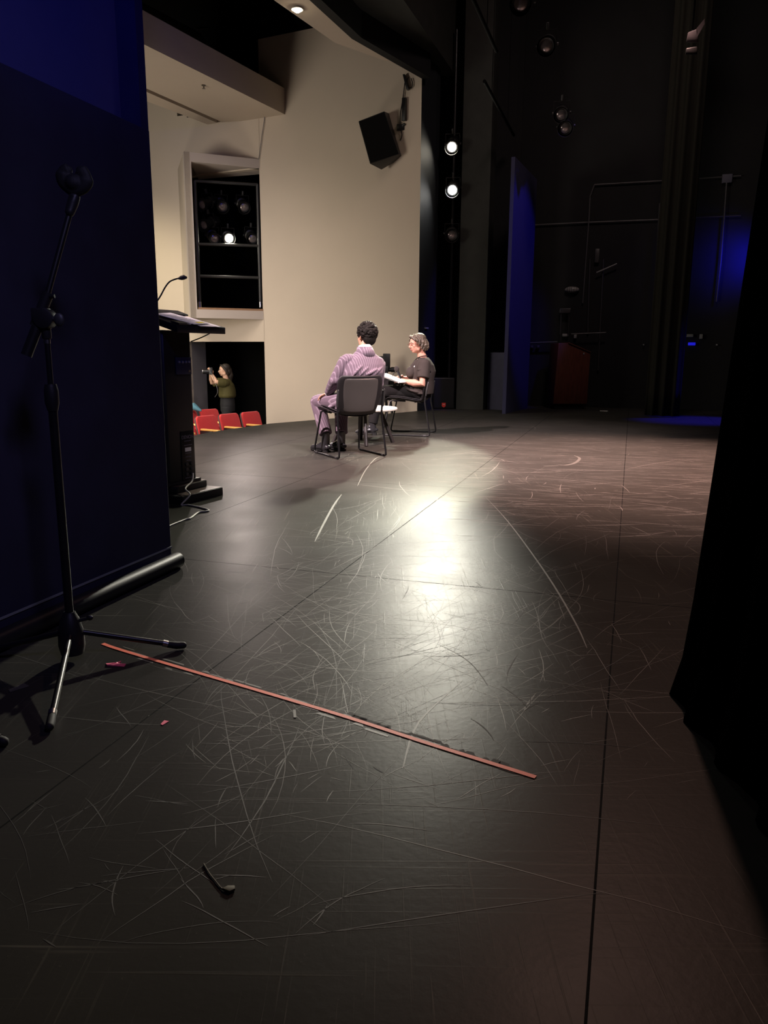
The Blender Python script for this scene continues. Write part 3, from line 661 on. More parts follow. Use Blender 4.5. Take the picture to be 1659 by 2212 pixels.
for zz, ww in ((0.365, 0.08), (0.31, 0.06), (0.285, 0.06), (0.26, 0.05), (0.14, 0.08)):
    mb = MB(); mb.box((xm+0.005, cy0-0.007, zz), (ww, 0.0015, 0.004)); mb.build('printed_line', M['text'], am, smooth=0)
for zz in (0.235, 0.20, 0.165):
    for xx in (-0.03, 0.022):
        mb = MB(); mb.lathe([(0.001, 0), (0.013, 0), (0.013, 0.008), (0.009, 0.009), (0.001, 0.009)], (xm+0.01+xx, cy0-0.006, zz), (0, -1, 0), n=14); mb.build('socket', M['darksteel'], am)
# sloping top
zf_, zbk = 1.155, 1.245
tx0, tx1, ty0, ty1 = -w-0.03, w+0.03, -0.05, 0.30
def ztop(y): return zf_+(zbk-zf_)*(y-ty0)/(ty1-ty0)
def tp3(x, y, dz=0): return V((x, y, ztop(y)+dz))
mb = MB(); mb.hexa([tp3(tx0, ty0, -0.045), tp3(tx1, ty0, -0.045), tp3(tx1-0.05, ty1, -0.045), tp3(tx0+0.05, ty1, -0.045)], [tp3(tx0, ty0), tp3(tx1, ty0), tp3(tx1-0.05, ty1), tp3(tx0+0.05, ty1)]); dk = mb.build('desk', M['blackplastic'], t, bevel=0.005)
mb = MB(); mb.hexa([tp3(tx0+0.02, ty1-0.05, 0.001), tp3(tx1-0.02, ty1-0.05, 0.001), tp3(tx1-0.035, ty1+0.03, 0.001), tp3(tx0+0.05, ty1+0.03, 0.001)], [tp3(tx0+0.02, ty1-0.05, 0.012), tp3(tx1-0.02, ty1-0.05, 0.012), tp3(tx1-0.035, ty1+0.03, 0.02), tp3(tx0+0.05, ty1+0.03, 0.02)]); mb.build('back_ledge', M['blackplastic'], dk, bevel=0.004)
mb = MB(); mb.tube(smooth_path([(cw1-0.02, cy0-0.001, 1.06), (cw1+0.06, cy0-0.03, 1.09), (cw1+0.12, cy0-0.05, 1.117)], 5), 0.004, n=8); mb.build('desk_cable', M['rubber'], t)
lm = t.matrix_basis
def LW(x, y, z=0.0): return lm @ V((x, y, z))
# papers, binder, gooseneck microphone on top
def sheet(name, label, x0, y0, wx, wy, ang, dz, mtl, bend=0.0):
    o = thing(name, label, 'paper', (0, 0, 0)); return o
slope = math.atan2(zbk-zf_, ty1-ty0)
def flat(name, label, cx, cy, sx, sy, ang, dz, mtl, cat='paper', thick=0.002):
    mb = MB(); mb.box((0, 0, thick/2), (sx, sy, thick)); o = mb.build(name, mtl, None, smooth=0)
    o.rotation_euler = (lm.to_3x3() @ (Matrix.Rotation(slope, 3, 'X') @ Matrix.Rotation(ang, 3, 'Z'))).to_euler(); o.location = LW(cx, cy, ztop(cy)+dz); tag(o, label, cat); return o
ps = flat('paper_sheet', 'white typed sheet with a yellow highlighter streak on the black lectern top', -0.02, 0.10, 0.23, 0.29, 0.25, 0.012, M['white'])
flat('paper_sheet', 'white sheet lying partly under the typed sheet on the black lectern top', 0.06, 0.07, 0.215, 0.28, 0.05, 0.004, M['white'])
mb = MB()
for k in range(9): mb.box((-0.005, 0.09-0.02*k, 0.0028), (0.15-0.02*(k % 3), 0.003, 0.0006))
mb.build('typed_lines', M['greyplate'], ps, smooth=0)
mb = MB(); mb.box((0.03, -0.115, 0.0028), (0.10, 0.03, 0.0006)); mb.build('highlighter_streak', mat('yellow_highlighter', (0.85, 0.78, 0.12), 0.7), ps, smooth=0)
flat('folder', 'black open folder at the near end of the lectern top', -w+0.05, -0.01, 0.11, 0.07, 0.0, 0.003, M['blackplastic'], 'folder', 0.010)
flat('paper_sheet', 'small curled white slip at the front of the lectern top', -0.10, -0.02, 0.10, 0.05, 0.5, 0.011, M['white'])
mt_ = fl(10, 10)
t2 = thing('gooseneck_microphone', 'thin black gooseneck microphone rising from the lectern', 'microphone', LW(-0.16, 0.29, zbk+0.012))
def L2(p): return V(p)-t2.location
Yg = t2.location.y
gp = [t2.location, at(330, 662, Yg), at(345, 642, Yg+0.03), at(356, 622, Yg+0.05), at(366, 609, Yg+0.06), at(379, 603, Yg+0.07), at(390, 600.5, Yg+0.07)]
mb = MB(); mb.tube(smooth_path([L2(p) for p in gp], 5), 0.005, n=10); mb.build('neck', M['blackmetal'], t2)
mb = MB(); mb.tube([L2(at(387, 601.5, Yg+0.07)), L2(at(391, 600.5, Yg+0.07)), L2(at(398, 599, Yg+0.07)), L2(at(401, 599.5, Yg+0.07))], [0.008, 0.014, 0.015, 0.010], n=14, roundcap=True); mb.build('capsule', M['rubber'], t2)
mb = MB(); mb.lathe([(0.001, -0.002), (0.02, 0.0), (0.012, 0.02), (0.001, 0.021)], n=14); mb.build('socket', M['blackmetal'], t2)
# mains cable trailing from the lectern along the floor
cp = [LW(xm+0.03, cy0-0.02, 0.165), LW(xm-0.02, cy0-0.05, 0.12), LW(-w+0.10, 0.06, 0.09), LW(-w+0.06, -0.012, 0.06), z2(fl(392, 1092), 0.006), z2(fl(405, 1092), 0.005), z2(fl(430, 1097), 0.005), z2(fl(450, 1103), 0.005), z2(fl(446, 1106), 0.005), z2(fl(428, 1109), 0.005), z2(fl(411, 1121), 0.005), z2(fl(400, 1124), 0.005), z2(fl(370, 1136), 0.005), z2(fl(340, 1150), 0.005)]
mb = MB(); mb.tube(smooth_path(cp, 6), 0.0055, n=8); o = mb.build('power_cable', M['cablewhite'], None); tag(o, 'pale cable running from the lectern base along the floor behind the navy panel', 'cable')

# ---- red theatre seats below the stage edge
sr = dirz(33); sf = V((sr.y, -sr.x, 0)); rzs = math.atan2(sr.y, sr.x)
def seat_proto(label):
    t = thing('theatre_seat', label, 'seat', (0, 0, 0), 0, 'red theatre seats')
    # local x along the row (away), front = -y
    mb = MB(); rows = []
    prof = [(-0.24, 0.44), (-0.245, 0.62), (-0.24, 0.82), (-0.22, 0.90), (-0.16, 0.945)]
    fr = [V((x, -0.02-0.0*z, z)) for x, z in prof]
    pts2 = [(-0.212, 0.40), (-0.217, 0.6), (-0.214, 0.86), (-0.205, 0.920), (-0.17, 0.945), (0.17, 0.945), (0.205, 0.920), (0.214, 0.86), (0.217, 0.6), (0.212, 0.40)]
    def tilt(x, y, z): return V((x, y+(z-0.4)*0.28, z))
    mb.hexa([tilt(x, -0.045, z) for x, z in pts2], [tilt(x, 0.0, z) for x, z in pts2]); mb.build('backrest', M['seatred'], t, bevel=0.012, bseg=3)
    mb = MB(); mb.hexa([tilt(x*0.98, 0.002, z-0.005) for x, z in pts2], [tilt(x*0.98, 0.03, z-0.005) for x, z in pts2]); mb.build('back_shell', M['seatback'], t, bevel=0.006)
    mb = MB(); mb.hexa([V((-0.205, -0.09, 0.33)), V((0.205, -0.09, 0.33)), V((0.205, -0.16, 0.66)), V((-0.205, -0.16, 0.66))][::1], [V((-0.205, -0.02, 0.36)), V((0.205, -0.02, 0.36)), V((0.205, -0.09, 0.68)), V((-0.205, -0.09, 0.68))]); mb.build('seat_cushion', M['seatred'], t, bevel=0.02, bseg=3)
    mb = MB(); mb.box((-0.256, -0.23, 0.755), (0.056, 0.38, 0.03)); ar = mb.build('armrest', M['yellowwood'], t, bevel=0.01, bseg=3)
    mb = MB(); mb.box((-0.256, -0.15, 0.37), (0.03, 0.26, 0.74)); mb.box((-0.256, -0.12, 0.012), (0.06, 0.32, 0.024)); mb.build('standard', M['blackmetal'], t, bevel=0.004)
    return t
s4 = V((-2.17, 13.0, HF)); s4 = z2(fl(552, 890, 0.0), HF)
fb = (at(552, 890, 13.0)); s4 = V((fb.x, fb.y, HF))
sp = None
lab = ['red theatre seat at the right end of the front row, beside the beige wall', 'red theatre seat second from the wall in the front row', 'red theatre seat third from the wall in the front row', 'red theatre seat of the front row nearest the lectern']
for k in range(4):
    loc = s4-sr*0.51*k
    if sp is None: sp = seat_proto(lab[0]); sp.location = loc; sp.rotation_euler = (0, 0, rzs)
    else: dup(sp, loc, (0, 0, rzs), lab[k])
for k, lb in ((0, 'shaded red theatre seat of the second row, below the photographer'), (1, 'shaded red theatre seat of the second row, beside the lectern column')):
    dup(sp, s4-sr*0.51*k-sf*0.98+Z*0.0, (0, 0, rzs), lb)
bgp = s4-sr*0.53*1.85-sf*0.78
bgp = at(412, 889, 13.2)
mb = MB(); mb.tube([V((-0.16, 0, 0)), V((-0.05, 0.02, 0.05)), V((0.06, 0.0, 0.07)), V((0.17, 0, 0.0))], [0.05, 0.07, 0.06, 0.02], n=12, roundcap=True); o = mb.build('cloth_bag', M['teal'], None); o.location = bgp+Z*0.02; tag(o, 'teal cloth bag draped on the seats behind the lectern column', 'bag')

# ---- chairs on stage
def chair(name, label, loc, rz):
    t = thing(name, label, 'chair', loc, rz, 'black shell chairs on stage')
    prof = [(0.245, 0.415, 0.209), (0.235, 0.437, 0.237), (0.15, 0.440, 0.244), (0.0, 0.424, 0.248), (-0.10, 0.406, 0.237), (-0.165, 0.398, 0.209), (-0.208, 0.428, 0.193), (-0.228, 0.53, 0.229), (-0.242, 0.62, 0.242), (-0.258, 0.70, 0.244), (-0.272, 0.755, 0.234), (-0.279, 0.778, 0.193)]
    def shell(off, shrink, i0, i1, bulge):
        mb = MB(); rr = []
        for i in range(i0, i1):
            y, z, wd = prof[i]; p0 = prof[max(i-1, 0)]; p1 = prof[min(i+1, len(prof)-1)]
            ty, tz = p1[0]-p0[0], p1[1]-p0[1]; l = math.hypot(ty, tz); ny, nz_ = -tz/l*-1, ty/l*-1
            ny, nz_ = (tz/l, -ty/l)
            row = []
            for k in range(13):
                u = -1+k/6; ww = wd*shrink; cup = bulge*(abs(u)**3)
                row.append(V((u*ww, y+ny*(off+cup), z+nz_*(off+cup))))
            rr.append(row)
        mb.rings(rr, cap=False, close=False); return mb
    sh = shell(0, 1.0, 0, len(prof), 0.030).build('seat_shell', M['chairpad'], t, solid=0.013, subsurf=1, smooth=180)
    shell(0.016, 0.90, 1, len(prof)-1, 0.028).build('cushion', M['chairpad'], sh, solid=0.014, subsurf=1, smooth=180)
    shell(-0.0085, 0.86, 6, len(prof)-1, 0.028).build('back_panel', M['chairshell'], sh, solid=0.008, subsurf=1, smooth=180)
    shell(-0.0085, 0.93, 1, 6, 0.028).build('seat_panel', M['chairshell'], sh, solid=0.008, subsurf=1, smooth=180)
    r = 0.0095
    for sx in (-1, 1):
        p = [(sx*0.236, -0.258, 0.64), (sx*0.236, -0.238, 0.52), (sx*0.236, -0.222, 0.42), (sx*0.250, -0.288, 0.045), (sx*0.252, -0.286, 0.018), (sx*0.252, -0.262, 0.0097), (sx*0.252, 0.262, 0.0097), (sx*0.252, 0.286, 0.018), (sx*0.250, 0.288, 0.045), (sx*0.212, 0.205, 0.415), (sx*0.200, 0.175, 0.424), (sx*0.19, 0.02, 0.418)]
        mb = MB(); mb.tube(p, r, n=10); fr_ = mb.build('frame', M['blackmetal'], t, smooth=60)
        for yy in (0.21, -0.25): mb = MB(); mb.tube([(sx*0.252, yy, 0.0115), (sx*0.252, yy+0.04, 0.0115)], 0.012, n=10); mb.build('glide', M['darksteel'], fr_)
        mb = MB(); mb.tube([(sx*0.244, -0.263, 0.645), (sx*0.246, -0.246, 0.56), (sx*0.244, -0.236, 0.49)], [0.008, 0.013, 0.009], n=10, roundcap=True); mb.build('side_bracket', M['darksteel'], t)
    mb = MB(); mb.tube([(-0.2, 0.15, 0.415), (0.2, 0.15, 0.415)], 0.009); mb.tube([(-0.205, -0.1, 0.407), (0.205, -0.1, 0.407)], 0.009); mb.build('cross_bar', M['blackmetal'], t)
    return t
CA, CB, CC, CD = [z2(fl(*q), 0) for q in ((686, 979), (733, 993.5), (770, 971), (832, 985.5))]
mc = (CA+CB+CC+CD)/4; mf = ((CA-CB)+(CC-CD)).normalized(); mrz = math.atan2(-mf.x, mf.y)
chm = chair('stacking_chair', 'black shell chair with its back to us, under the man in the pinstripe suit', mc, mrz)
WA, WB_, WC, WD_ = [z2(fl(*q), 0) for q in ((837, 940), (927, 944), (847, 933), (929, 934))]
wc = (WA+WB_+WC+WD_)/4; wfv = ((WA-WB_)+(WC-WD_)).normalized(); wrz = math.atan2(-wfv.x, wfv.y)
chw = dup(chm, wc, (0, 0, wrz), 'black shell chair in side view under the woman in the dark jacket')

# ---- low round table between them
tA, tD = z2(fl(722, 957), 0), z2(fl(847, 956), 0); tcn = (tA+tD)/2
t = thing('side_table', 'low round white topped table on splayed dark legs between the two chairs', 'table', tcn)
TZ = at(840, 880, tcn.y).z
mb = MB(); mb.lathe([(0.001, TZ-0.030), (0.36, TZ-0.030), (0.378, TZ-0.022), (0.38, TZ-0.008), (0.372, TZ), (0.001, TZ)], n=48); mb.build('table_top', M['whitelam'], t)
mb = MB()
for k in range(4):
    a = PI*k/2+0.12; d = V((math.cos(a), math.sin(a), 0))
    mb = MB(); mb.tube([d*0.19+Z*(TZ-0.03), d*0.335], [0.017, 0.022], n=12); mb.build('leg', M['darkwood'], t)
mb = MB(); mb.box((0, 0, TZ-0.045), (0.34, 0.05, 0.03), Matrix.Rotation(0.12, 3, 'Z')); mb.box((0, 0, TZ-0.045), (0.05, 0.34, 0.03), Matrix.Rotation(0.12, 3, 'Z')); mb.build('apron', M['darkwood'], t)

# ---- video camera on a tripod in the house, beyond the stage edge
VY = 13.3
vb = at(830, 800, VY); vbase = V((at(834, 800, VY).x, VY, HF))
t = thing('video_camera_tripod', 'black tripod standing in the house behind the two seated people', 'tripod', vbase)
vz = at(830, 812, VY).z-HF
mb = MB(); mb.cyl((0, 0, vz-0.45), (0, 0, vz-0.02), 0.022); mb.lathe([(0.001, vz-0.10), (0.05, vz-0.09), (0.055, vz-0.05), (0.035, vz-0.03), (0.045, vz-0.01), (0.001, vz-0.008)], n=18); mb.build('head', M['blackmetal'], t)
for k in range(3):
    a = 2*PI*k/3-0.6; d = V((math.cos(a), math.sin(a), 0))
    mb = MB(); mb.tube([d*0.04+Z*(vz-0.14), d*0.18+Z*(vz*0.42), d*0.30+Z*0.015], [0.026, 0.022, 0.014], n=10); lg = mb.build('leg', M['blackmetal'], t)
    mb = MB(); mb.ell(d*0.30+Z*0.014, (0.022, 0.022, 0.014)); mb.build('foot', M['rubber'], lg)
t = thing('video_camera', 'black video camera with a raised monitor, pointing right, above the man\'s shoulder', 'camera', V((vbase.x, vbase.y, HF+vz)))
def P_(px, py, dy=0): return at(px, py, VY+dy)-t.location
pa, pb = P_(802, 812), P_(834, 792)
mb = MB(); c = P_(822, 801); mb.box((c.x, 0, c.z), (0.26, 0.13, 0.16)); mb.build('body', M['blackplastic'], t, bevel=0.012)
mb = MB(); a, b = P_(832, 798.5), P_(851, 798.5); mb.cyl(a, b, 0.040, 0.036, n=24); mb.cyl(P_(845, 798.5), P_(853, 798.5), 0.045, 0.045, n=24); lens = mb.build('lens', M['blackmetal'], t)
c = P_(835, 780); mb = MB(); mb.box((c.x, 0.0, c.z), (0.125, 0.12, 0.25)); mb.build('monitor', M['blackplastic'], t, bevel=0.012)
c = P_(815, 773); mb = MB(); mb.box((c.x, 0.0, c.z), (0.30, 0.05, 0.06)); mb.build('handle', M['blackplastic'], t, bevel=0.015)
c = P_(828, 788.5); mb = MB(); mb.box((c.x, -0.068, c.z), (0.05, 0.008, 0.03)); mb.build('label_plate', M['white'], t, smooth=0)

# ---- stage lamps
def light_proto(name, label, group=None):
    t = thing(name, label, 'stage light', (0, 0, 0), 0, group)
    # beam along local +y, lens centre at the origin
    mb = MB(); mb.lathe([(0.112, 0.05), (0.116, 0.05), (0.110, -0.01), (0.100, -0.06), (0.080, -0.065), (0.080, -0.20), (0.105, -0.21), (0.105, -0.34), (0.085, -0.40), (0.05, -0.43), (0.001, -0.432), (0.001, -0.42), (0.074, -0.02), (0.074, -0.006), (0.095, 0.0)], axis=(0, 1, 0), n=24, cap=False); mb.build('housing', M['blackmetal'], t)
    mb = MB(); mb.lathe([(0.001, 0.014), (0.03, 0.012), (0.055, 0.006), (0.072, -0.004), (0.072, -0.012), (0.001, -0.012)], axis=(0, 1, 0), n=24); mb.build('lens', M['lensdull'], t)
    mb = MB()
    for sx in (-1, 1): mb.box((sx*0.118, -0.2, 0.07), (0.006, 0.035, 0.18))
    mb.box((0, -0.2, 0.16), (0.242, 0.035, 0.006)); mb.build('yoke', M['blackmetal'], t)
    for sx in (-1, 1): mb = MB(); mb.cyl((sx*0.115, -0.2, 0), (sx*0.14, -0.2, 0), 0.018, n=12); mb.build('tilt_knob', M['darksteel'], t)
    mb = MB(); mb.box((0, -0.2, 0.20), (0.03, 0.05, 0.08)); mb.build('clamp', M['darksteel'], t, bevel=0.006)
    return t
def aimrot(loc, aim): return (V(aim)-V(loc)).to_track_quat('Y', 'Z').to_euler()
lp = light_proto('stage_light', 'x')
used = [False]
def stage_light(label, loc, aim, group=None, lens=None):
    if not used[0]:
        used[0] = True; o = lp; o.location = loc; o.rotation_euler = aimrot(loc, aim); o['label'] = label
        if group: o['group'] = group
    else: o = dup(lp, loc, aimrot(loc, aim), label, group)
    if group is None and 'group' in o: del o['group']
    for c in kids(o):
        if c.name.startswith('lens') and (lens or c.data.materials[0] != M['lensdull']):
            c.data = c.data.copy(); c.data.materials.clear(); c.data.materials.append(lens or M['lensdull'])
    return o
AIM = V((-0.05, 6.9, 0.4))
TY = 13.75
T1, T2 = at(976, 318, TY), at(977, 411, TY)
FY = (at(495, 515, 15).y)
FH = onplane(495, 515, BRp, bn); FH = FH+(FH-CAM).normalized()*0.75
stage_light('upper lit spotlight shining from the dark gap right of the beige wall', T1, V((-0.1, 7.2, 0.8)), 'stage lights in the side gap', M['lamp_warm'])
stage_light('lower lit spotlight shining from the dark gap right of the beige wall', T2, V((0.0, 7.0, 0.8)), 'stage lights in the side gap', M['lamp_cool'])
stage_light('unlit spotlight low in the side gap, below the two shining ones', at(976, 508, TY), V((0.7, 5, 0.5)), 'stage lights in the side gap')
tp0 = at(986, 500, TY+0.2)
mb = MB(); mb.cyl((T1.x+0.06, TY+0.27, 0), (T1.x+0.06, TY+0.27, 6.2), 0.025); o = mb.build('lighting_boom', M['blackmetal'], None); tag(o, 'black upright pipe carrying the stage lights in the side gap', 'pipe')
stage_light('lit spotlight glowing in the middle of the wall opening', FH, V((-0.3, 7.6, 0.9)), 'stage lights in the wall opening', M['lamp_foh'])
for px, py, lb, az in ((436, 442, 'unlit spotlight at the upper left of the wall opening', 60), (440, 486, 'unlit spotlight at the left of the wall opening, second down', 60), (481, 447, 'unlit spotlight in the top row of the wall opening, middle one', 0), (527, 448, 'unlit spotlight in the top row of the wall opening, right one', 0), (463, 516, 'unlit spotlight just left of the glowing one', 0), (545, 516, 'unlit spotlight just right of the glowing one', 0)):
    p = onplane(px, py, BRp, bn); p = p+(p-CAM).normalized()*0.75
    aim = p+V((math.sin(rad(150+az)), math.cos(rad(150+az)), -0.35)) if az else V((1.0, 6, -1.5))
    stage_light(lb, p, aim, 'stage lights in the wall opening')
# pipe ladder in the opening
def op(px, py, d): p = onplane(px, py, BRp, bn); return p+(p-CAM).normalized()*d
t = thing('pipe_ladder', 'dark pipe ladder of two uprights and rungs standing in the wall opening', 'pipes', z2(op(430, 660, 0.5), zIB-0.03))
def LL(p): return p-t.location
for xs in ((419, 390, 432, 664), (555, 398, 563, 664)):
    a, b = op(xs[0], xs[1], 0.42), op(xs[2], xs[3], 0.42); a = V((b.x, b.y, a.z))
    mb = MB(); mb.cyl(LL(b), LL(a), 0.03, n=14); u = mb.build('upright', M['darksteel'], t)
    mb = MB(); mb.cyl(LL(b), LL(b)+Z*0.10, 0.034, n=14); mb.build('steel_foot', M['chrome'], u)
    if xs[0] == 419: ua = (a, b)
    else: ub = (a, b)
for py0, py1 in ((391, 399), (527, 531), (596, 600)):
    pa = op(424, py0, 0.42); pb = op(559, py1, 0.42)
    mb = MB(); mb.cyl(LL(V((ua[0].x, ua[0].y, pa.z))), LL(V((ub[0].x, ub[0].y, pb.z))), 0.026, n=12); mb.build('rung', M['darksteel'], t)

# ---- overhead lamps above the stage
for px, py, Y, lb in ((1125, 8, 9.0, 'dull spotlight hanging at the very top, right of the black beam'), (1180, 100, 10.5, 'unlit dark spotlight hanging below the top one over the stage'), (1212, 248, 12.5, 'upper of two small spotlights hanging far over the stage'), (1221, 277, 12.4, 'lower of two small spotlights hanging far over the stage')):
    p = at(px, py, Y); stage_light(lb, p, p+V((-0.25, -1, -0.45)), 'stage lights hanging over the stage')
for k, (x0, x1, py, Y) in enumerate(((1080, 1300, -14, 9.2), (1120, 1330, 228, 12.6))):
    a = at(x0, py, Y)-EV*0.3; mb = MB(); mb.cyl(a-EU*1.2, a+EU*1.6+EV*0.0, 0.024, n=12); mb.cyl(a-EU*0.6, z2(a-EU*0.6, 9.5), 0.006, n=8); mb.cyl(a+EU*0.9, z2(a+EU*0.9, 9.5), 0.006, n=8)
    o = mb.build('lighting_pipe', M['deepblack'], None); tag(o, ['black pipe hanging across the stage at the top edge', 'black pipe hanging far across the stage above the two small spotlights'][k], 'pipe')
# tall strip of lit drape edge high at the right
cp0 = at(1500, 60, 8.7)
mb = MB()
t = thing('hanging_lamp', 'pale lit housing of a hanging lamp high at the upper right', 'stage light', cp0)
def LC(px, py, dy=0): return at(px, py, 8.7+dy)-cp0
mb.hexa([LC(1504, 62), LC(1522, 40), LC(1522, 52), LC(1506, 80)], [LC(1504, 62, .25), LC(1522, 40, .25), LC(1522, 52, .25), LC(1506, 80, .25)]); mb.build('shutter', M['jamb'], t)
mb = MB(); mb.hexa([LC(1482, 92), LC(1508, 92), LC(1508, 62), LC(1486, 70)], [LC(1482, 92, .3), LC(1508, 92, .3), LC(1508, 62, .3), LC(1486, 70, .3)]); mb.build('housing', M['jamb'], t, bevel=0.01)
mb = MB(); mb.hexa([LC(1480, 118), LC(1506, 118), LC(1506, 100), LC(1482, 104)], [LC(1480, 118, .3), LC(1506, 118, .3), LC(1506, 100, .3), LC(1482, 104, .3)]); mb.build('lower_housing', M['darksteel'], t, bevel=0.01)
mb = MB(); mb.cyl(LC(1496, 64, .15), LC(1496, 64, .15)+Z*3.2, 0.012, n=8); mb.build('hanger', M['blackmetal'], t)

# ---- loudspeaker on the beige wall
SPY = 13.35
sc = at(822, 300, SPY)
t = thing('wall_loudspeaker', 'black loudspeaker tilted down on a bracket high on the beige wall', 'loudspeaker', sc)
def LS(px, py, dy=0): return at(px, py, SPY+dy)-sc
# grille face quad then body behind
fq = [LS(774, 262), LS(831, 239), LS(868, 342, 0.0), LS(804, 359, -0.05)]
q_f = [LS(774, 262, -0.10), LS(830, 240, 0.02), LS(862, 333, 0.02), LS(799, 354, -0.12)]
q_b = [p*1.0 for p in (LS(797, 258, 0.28), LS(841, 245, 0.30), LS(871, 340, 0.30), LS(824, 367, 0.16))]
mb = MB(); mb.hexa(q_f, q_b); cab = mb.build('cabinet', M['blackplastic'], t, bevel=0.008)
nf = (q_f[1]-q_f[0]).cross(q_f[3]-q_f[0]).normalized()
if nf.y > 0: nf = -nf
cen = sum(q_f, V())/4
mb = MB(); gq = [cen+(p-cen)*0.95+nf*0.004 for p in q_f]; gq2 = [p+nf*0.012 for p in gq]; mb.hexa(gq, gq2); mb.build('grille', mat('speaker_cloth', (0.009, 0.009, 0.009), 0.95, spec=0.1, bump=0.3, bscale=400), t)
mb = MB(); a = LS(856, 285, 0.25); s_, _z = wp(876, 268); b = wpt(s_, _z, 0.02)-sc; mb.box((a+b)/2, ((b-a).length*0.6, 0.10, 0.09)); mb.tube([a, b], 0.022, n=10); mb.build('bracket', M['blackmetal'], t, bevel=0.006)
sbr, zb_ = wp(876, 238)
mb = MB(); q1, q2 = wpt(wp(871, 240)[0], 0), wpt(wp(879, 240)[0], 0); zt_, zb2 = wp(876, 213)[1], wp(876, 262)[1]
mb.hexa([z2(q1, zb2)-sc, z2(q2, zb2)-sc, z2(q2+WN*0.06, zb2)-sc, z2(q1+WN*0.06, zb2)-sc], [z2(q1, zt_)-sc, z2(q2, zt_)-sc, z2(q2+WN*0.06, zt_)-sc, z2(q1+WN*0.06, zt_)-sc]); mb.build('wall_plate', M['blackmetal'], t, bevel=0.003)
def wl(px, py, off=0.03): s_, z_ = wp(px, py); return wpt(s_, z_, off)
mb = MB(); mb.tube(smooth_path([wl(*q) for q in ((876, 180), (874, 200), (871, 220), (867, 245), (866, 275), (870, 292), (866, 305))], 5), 0.008, n=6); o = mb.build('speaker_cable', M['blackmetal'], None); tag(o, 'thin black cable hanging down the wall to the tilted loudspeaker', 'cable')
mb = MB(); q = [wl(874, 164, 0.02), wl(878, 163, 0.02), wl(887, 195, 0.02), wl(882, 197, 0.02)]; mb.hexa(q, [p+WN*0.06 for p in q]); o = mb.build('cable_box', M['blackmetal'], None, bevel=0.004); tag(o, 'slanting black connector box under the header with looping cables', 'box')
mb = MB(); mb.tube(smooth_path([wl(884, 168), wl(881, 175), wl(880, 180)], 4), 0.007, n=6); mb.tube(smooth_path([wl(890, 170), wl(893, 182), wl(891, 190), wl(886, 192)], 4), 0.007, n=6); c_ = mb.build('cable_loop', M['blackmetal'], o)
# small hanging wire on the house wall beside the lighting box
mb = MB(); mb.tube(smooth_path([wl(*q) for q in ((576, 208), (574, 250), (567, 300), (561, 345))], 5), 0.006, n=6); o = mb.build('hanging_wire', M['jamb'], None); tag(o, 'thin grey wire hanging down the beige wall to the lighting opening', 'wire')
# downlight in the ledge and sprinkler head
dl = fl(642, 19, HZ)
t = thing('ceiling_downlight', 'small bright downlight set in the beige ledge at the top', 'light', dl)
mb = MB(); mb.lathe([(0.055, 0.012), (0.075, 0.0), (0.075, -0.012), (0.05, -0.012), (0.05, 0.012)], n=24); mb.build('trim_ring', M['white'], t)
mb = MB(); mb.ell((0, 0, -0.012), (0.05, 0.05, 0.03)); mb.build('lamp', M['downlight'], t)
skp = fl(440, 184, CZ)
t = thing('sprinkler', 'small dark sprinkler head under the beige ceiling slab', 'sprinkler', skp)
mb = MB(); mb.lathe([(0.001, 0.0), (0.035, 0.0), (0.035, -0.008), (0.012, -0.012), (0.012, -0.045), (0.03, -0.05), (0.001, -0.056)], n=14); mb.build('head', M['brownleather'], t)
dct = [fl(300, 45, 6.0), fl(420, 105, 6.0)]
mb = MB(); dd = (dct[1]-dct[0]).normalized(); mb.tube([dct[0]-dd*3, dct[1]], 0.26, n=20); o = mb.build('air_duct', M['colgrey'], None); tag(o, 'dark round air duct above the beige ceiling slab', 'duct')
for q in dct: pass
mb = MB(); mb.cyl(fl(438, 125, 6.2), z2(fl(438, 125, 6.2), 9.5), 0.025, n=10); mb.cyl(fl(425, 62, 6.4), fl(452, 60, 6.4), 0.02, n=10); o = mb.build('hanging_pipe', M['blackmetal'], None); tag(o, 'dark drop pipe in the black void above the ceiling slab', 'pipe')
mb = MB(); q = wpt(wp(585, 100)[0], 0, 0.02); zq0, zq1 = wp(560, 150)[1], 9.0
mb = MB()
